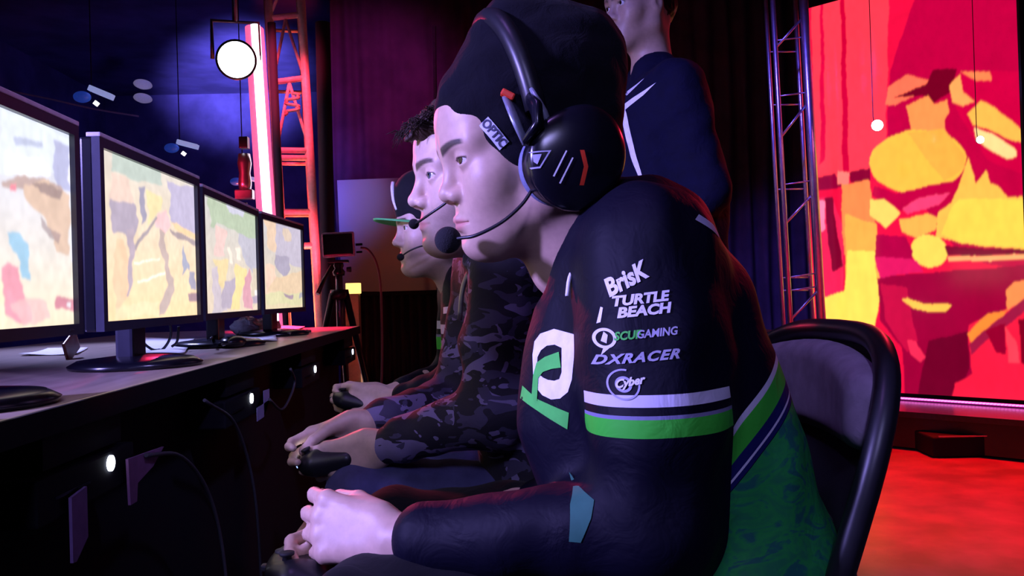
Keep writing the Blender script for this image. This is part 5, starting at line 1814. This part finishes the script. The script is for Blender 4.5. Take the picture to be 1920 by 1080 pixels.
B((215, 5, 60), (1538, -100), (1542, -100), (1548, 300), (1538, 310))
B((130, 0, 40), (1592, 322), (1630, 316), (1632, 338), (1594, 342))
B((140, 0, 50), (1528, 335), (1565, 325), (1580, 350), (1528, 360))
B((255, 120, 110), (1570, 320), (1592, 322), (1590, 345), (1570, 345))
# left column of yellow
B((255, 130, 70), (1577, 345), (1630, 338), (1640, 400), (1640, 470), (1582, 480))
B((255, 190, 55), (1585, 400), (1642, 420), (1650, 520), (1585, 520))
B((255, 235, 70), (1536, 560), (1585, 545), (1588, 470), (1640, 470), (1648, 560), (1640, 615), (1536, 605))
B((235, 30, 80), (1530, 370), (1560, 372), (1580, 420), (1582, 545), (1536, 560))
B((120, 0, 40), (1545, 372), (1560, 370), (1580, 500), (1560, 510))
B((255, 150, 150), (1530, 375), (1545, 378), (1548, 430), (1530, 440))
# upper dark folds
B(D1, (1668, 134), (1750, -100), (1960, -100), (1960, 520), (1800, 480), (1690, 330), (1662, 300))
B((200, 0, 60), (1800, 134), (1925, 134), (1930, 330), (1850, 300), (1790, 200))
B((255, 110, 80), (1665, 165), (1700, 140), (1745, 150), (1745, 165), (1705, 185), (1680, 198), (1660, 195))
B((110, 0, 30), (1675, 185), (1740, 155), (1750, 130), (1795, 130), (1780, 175), (1750, 192), (1735, 178))
B((255, 165, 60), (1700, 200), (1740, 178), (1752, 195), (1775, 188), (1778, 212), (1770, 225), (1775, 250), (1710, 255))
B((255, 180, 70), (1780, 160), (1800, 140), (1805, 175), (1828, 190), (1805, 200), (1785, 192))
B((255, 150, 60), (1800, 134), (1855, 134), (1858, 150), (1830, 150))
B((255, 200, 60), (1815, 215), (1840, 188), (1865, 200), (1915, 245), (1916, 268), (1890, 260), (1850, 240), (1825, 235))
B((255, 230, 120), (1828, 240), (1860, 250), (1905, 280), (1908, 292), (1890, 298), (1845, 275), (1830, 262))
# big rounded yellow shape
ell_ = lambda cx, cy, rx, ry, r=0, n=30: [(cx + rx * math.cos(t) * math.cos(r) - ry * math.sin(t) * math.sin(r), cy + rx * math.cos(t) * math.sin(r) + ry * math.sin(t) * math.cos(r)) for t in [2 * math.pi * i / n for i in range(n)]]
big.append((ell_(1720, 302, 91, 58, -.08), (255, 205, 50)))
B((255, 190, 50), (1700, 250), (1770, 240), (1808, 290), (1808, 315), (1770, 340))
B(D1, (1640, 350), (1680, 362), (1800, 335), (1795, 350), (1730, 370), (1690, 395), (1660, 385), (1635, 365))
B((240, 60, 110), (1690, 390), (1720, 372), (1780, 362), (1760, 385), (1700, 400))
# fan of yellow right
B((255, 205, 60), (1800, 340), (1815, 295), (1830, 345), (1850, 320), (1858, 345), (1872, 350), (1890, 370), (1930, 368), (1960, 372), (1960, 472), (1880, 465), (1800, 455), (1755, 445), (1760, 400), (1785, 380))
B((255, 225, 60), (1785, 390), (1800, 372), (1960, 375), (1960, 468), (1800, 456), (1765, 440))
B((255, 225, 80), (1632, 375), (1660, 375), (1688, 400), (1680, 410), (1660, 428), (1640, 412), (1632, 405))
B((255, 195, 60), (1685, 412), (1740, 400), (1760, 410), (1755, 430), (1720, 445), (1690, 435))
big.append((ell_(1742, 470, 34, 30, .3), (255, 230, 70)))
B((170, 0, 60), (1642, 440), (1700, 445), (1712, 470), (1710, 490), (1640, 480))
B((215, 20, 90), (1640, 480), (1720, 488), (1730, 510), (1650, 520))
B((255, 190, 90), (1775, 482), (1960, 476), (1960, 486), (1778, 490))
B((120, 0, 40), (1770, 462), (1960, 470), (1960, 476), (1775, 480))
# lower dark mass
B((150, 0, 50), (1645, 520), (1730, 512), (1960, 495), (1960, 560), (1890, 560), (1885, 600), (1840, 700), (1790, 760), (1700, 760), (1690, 650), (1650, 600))
B((105, 0, 35), (1740, 640), (1815, 620), (1818, 690), (1790, 745), (1720, 745))
B((190, 10, 60), (1650, 530), (1700, 540), (1720, 640), (1700, 660), (1660, 600))
B((255, 210, 60), (1690, 562), (1702, 560), (1735, 572), (1772, 568), (1783, 572), (1775, 582), (1745, 586), (1712, 578))
B((235, 40, 80), (1700, 635), (1715, 640), (1735, 670), (1725, 680), (1705, 660))
# lower right
B((235, 25, 60), (1960, 560), (1885, 580), (1815, 610), (1822, 700), (1790, 720), (1780, 760), (1960, 780))
B((255, 130, 50), (1815, 625), (1850, 590), (1890, 580), (1870, 610), (1825, 650))
B((255, 160, 60), (1885, 545), (1900, 530), (1960, 520), (1960, 545), (1890, 580))
B((150, 20, 60), (1818, 645), (1870, 600), (1960, 530), (1960, 555), (1850, 640), (1822, 665))
B((140, 0, 40), (1848, 620), (1885, 605), (1885, 665), (1868, 662))
B((120, 0, 30), (1910, 600), (1960, 590), (1960, 690), (1915, 680))
B((255, 60, 80), (1885, 610), (1905, 640), (1912, 680), (1890, 680))


big = [g if len(g) < 2 or g[1][1] < 140 else (g[0], (g[1][0], g[1][1] - 24, min(255, g[1][2] + 15)), *g[2:]) for g in big]


def base_big(u, v):
    c = np.tile(lin((228, 12, 60)), (len(u), 1))
    return c


picture('picture', [Q(0, zb), Q(1, zb), Q(1, zt), Q(0, zt)], 330, 380, base_big, big, screen_mat('wall_picture', 1.30, .12), pw, blur=2, mottle=.05, seed=9, warp=1.0)
nn_ = unit(np.cross(wd_, [0, 0, 1]));  nn_ = nn_ if nn_[1] > 0 else -nn_
MB().slab([Q(-.006, zb - .02) + nn_ * .012, Q(1.006, zb - .02) + nn_ * .012, Q(1.006, zt + .02) + nn_ * .012, Q(-.006, zt + .02) + nn_ * .012], nn_, .06).build('cabinet', M['matte_black'], pw)
MB().slab([Q(1.002, zb) - nn_ * .01, Q(1.012, zb) - nn_ * .01, Q(1.012, zt) - nn_ * .01, Q(1.002, zt) - nn_ * .01], nn_, .06).build('edge_trim', M['dark_metal'], pw)
# stage riser with LED strip below the picture
rs_ = empty('stage_riser', (2.9, 5.1, .004), 'dark stage riser under the large red picture wall', 'stage')
ext = lambda t, z, off: P0 + wd_ * t + [0, 0, z] - nn_ * off
MB().slab([ext(.12, zb - .035, .50), ext(1.6, zb - .035, .50), ext(1.6, zb - .035, -1.2), ext(.12, zb - .035, -1.2)], (0, 0, -1), .03).build('deck', mat('deck_gloss', (.03, .02, .025), .22), rs_)
MB().slab([ext(.12, .01, .47), ext(1.6, .01, .47), ext(1.6, zb - .066, .47), ext(.12, zb - .066, .47)], nn_, .02).build('fascia', M['gloss_black'], rs_)
ls = empty('led_strip', ext(.5, zb - .02, .05), 'pink and violet LED strip along the bottom of the picture wall', 'light strip')
M['led_pink'] = mat('led_pink', (1, .3, .8), .4, emit=(1.0, .22, .80), es=2.4)
MB().tube([ext(.30, zb - .024, .052), ext(1.25, zb - .024, .052)], .008, 8).build('strip_channel', mat('led_channel', (.5, .1, .5), .4, emit=(.7, .03, .42), es=.8), ls)
nled = 60
for i in range(nled):
    t = .32 + .90 * i / nled
    MB().box(ext(t, zb - .022, .062), (.016, .006, .008)).build('led', M['led_pink'], ls)
# small bright spots in front of the picture, built as glowing discs
for (px, py, r, es, lab) in ((1645, 235, .030, 14, 'small blinding white spot in front of the red picture wall'), (1838, 262, .020, 5, 'small pale pink spot in front of the picture wall, right')):
    Y = 4.75 if px < 1700 else 4.55
    c = at(px, py, Y)
    o = empty('bright_spot', c, lab, 'lamp', 'bright spots in front of the picture wall')
    lm = mat('pin_glow', (1, .9, .95), .3, emit=(1, .90, .98), es=es)
    MB().lathe(c, (-.3, -1, -.05), [(r, 0), (r * .8, r * .3), (r * .4, r * .5), (0, r * .55)], 24).build('lens', lm, o)
    MB().lathe(c, (-.3, -1, -.05), [(0, -r * 1.6), (r * .8, -r * 1.5), (r * 1.08, -.2 * r), (r * 1.06, 0), (r, -.002)], 24).build('housing', M['dark_metal'], o)
    MB().tube([c + [0, r * 1.2, 0], c + [0, r * 1.6, .06], [c[0], c[1] + r * 1.6, 3.69]], .0022, 8).build('wire', M['dark_metal'], o)

# ------------------------------------------------------------------ objects on the floor, right
fc = empty('flight_case', atz(1860, 852, .02) * [1, 1, 0] + [0, 0, .004], 'low black case on the red floor in front of the riser', 'case')
c = atz(1850, 862, 0)
MB().box((c[0] + .10, c[1] + .20, .055), (.62, .30, .10), Matrix.Rotation(-.10, 3, 'Z'), .008).build('case_body', M['matte_black'], fc)
MB().box((c[0] + .10, c[1] + .045, .108), (.60, .010, .006), Matrix.Rotation(-.10, 3, 'Z')).build('edge_rail', M['metal'], fc)
c = at(1855, 770, 4.0)
# ------------------------------------------------------------------ mesh office chair of the nearest player
ch = empty('office_chair', (.42, 1.13, .004), 'black mesh office chair with a rounded back, behind the nearest player', 'chair')
def back_point(s, t):
    """s 0 near edge .. 1 far edge, t 0 bottom .. 1 top"""
    y = .878 + .52 * s
    w = math.sin(math.pi * s)
    x = .458 - .14 * (1 - t) + .035 * (w - .5)
    z = .42 + .405 * t
    return np.array([x, y, z])


def outline(n=64):
    pts = []
    for i in range(n):
        a = 2 * math.pi * i / n
        ca_, sa_ = math.cos(a), math.sin(a)
        s = .5 + .5 * np.sign(ca_) * abs(ca_) ** .62 * (1.0 if sa_ > -.2 else .92)
        t = .5 + .5 * np.sign(sa_) * abs(sa_) ** .60
        pts.append((s, t))
    return pts


ol = outline()
MB().tube([back_point(s, t) for s, t in ol] + [back_point(*ol[0])], .0140, 12, cap=False).build('back_frame', M['black_plastic'], ch)
V, Fq = [], []
n = 26
for i in range(n + 1):
    r = i / n
    for s, t in ol: V.append(back_point(.5 + (s - .5) * r, .5 + (t - .5) * r) + [.012 * (1 - r * r), 0, 0])
m_ = len(ol)
for i in range(n):
    for j in range(m_):
        Fq.append([i * m_ + j, i * m_ + (j + 1) % m_, (i + 1) * m_ + (j + 1) % m_, (i + 1) * m_ + j])
k = NT('chair_mesh'); nz = k.noise(900, 1)
k.b.inputs['Base Color'].default_value = (.012, .012, .020, 1); k.b.inputs['Roughness'].default_value = .7; k.bump(nz, .6, .002)
o = link('mesh_back', npmesh('mesh_back', V, np.array(Fq)), k.m, ch); o.modifiers.new('thickness', 'SOLIDIFY').thickness = .003
# padded head part of the back, pale fabric
F = Field()
for s0 in np.linspace(.12, .88, 14):
    h_ = .052 * math.sqrt(max(.05, 1 - (abs(s0 - .5) / .46) ** 2))
    p_ = back_point(s0, .955 - .42 * abs(s0 - .5) ** 2) - [.018, 0, 0]
    F.cap(p_ - [0, 0, .018], p_ - [.002, 0, .018 + h_ * 1.3], .021, .021, k=.03)
o, V, Fq = solid('back_pad', F, .004, cloth_mat('pad_fabric', (.34, .27, .38), .85, 600, .3, .3), ch)
MB().tube(curve_pts([back_point(.5, .55) + [.03, 0, 0], back_point(.5, .15) + [.05, 0, 0], (.36, 1.15, .38), (.28, 1.13, .37)], 16), .022, 12, flat=.5).build('back_bar', M['black_plastic'], ch)
F = Field(); F.box((.20, 1.11, .415), (.24, .25, .035), .03, k=.02); F.ell((.0, 1.11, .415), (.08, .22, .04), k=.04)
solid('seat', F, .008, M['matte_black'], ch)
MB().tube([(.22, 1.11, .38), (.22, 1.11, .10)], .026, 14).build('gas_column', M['dark_metal'], ch)
for i in range(5):
    an = 2 * math.pi * i / 5 + .4
    e = np.array([.22 + .29 * math.cos(an), 1.11 + .29 * math.sin(an), .075])
    lg = MB().tube([(.22, 1.11, .11), e], [.026, .016], 10, flat=.7).build('leg', M['black_plastic'], ch)
    MB().lathe(e - [0, 0, .040], (math.sin(an), -math.cos(an), 0), [(0, -.022), (.028, -.022), (.030, 0), (.028, .022), (0, .022)], 18).build('castor', M['rubber'], lg)
for sy in (.83, 1.39):
    MB().tube(curve_pts([(.26, sy, .40), (.28, sy, .50), (.24, sy, .56)], 8), .016, 10).build('armrest_post', M['black_plastic'], ch)

# chairs of the other two players (mostly hidden)
for cy, cx, lab in ((1.62, .32, 'dark chair under the player in the camouflage hoodie'), (2.36, .14, 'dark chair under the player with the green brimmed cap')):
    c2 = empty('player_chair', (cx, cy, .004), lab, 'chair')
    MB().box((cx - .06, cy, .385), (.42, .42, .06), None, .02).build('seat', M['matte_black'], c2)
    MB().box((cx + .17, cy, .62), (.04, .38, .38), Matrix.Rotation(.12, 3, 'Y'), .018).build('backrest', M['matte_black'], c2)
    for lx in (-.22, .12):
        for ly in (-.17, .17):
            MB().tube([(cx + lx, cy + ly, .36), (cx + lx * 1.12, cy + ly * 1.1, .008)], .013, 10).build('leg', M['dark_metal'], c2)


fr1, J1, body1 = build_p1()
fr2, J2, body2 = build_p2()
fr3, J3, body3 = build_p3()
fr4, J4, body4 = build_p4()
# controllers in the players' hands
controller(at(604, 851, 1.545), (-1, .05, -.45), (-.45, -.1, 1), 'controller with a glowing white button held by the camouflage hoodie player')
controller(at(655, 745, 2.26), (-1, 0, 0), (0, 0, 1), 'unlit controller held by the player with the green brimmed cap', light=False)
controller((J1['wrN'] + J1['wrF']) / 2 + [-.105, 0, -.02], (-1, 0, 0), (0, 0, 1), 'unlit controller held by the nearest player at the bottom edge', light=False)
print('built', round(time.time() - T0, 1), 's')
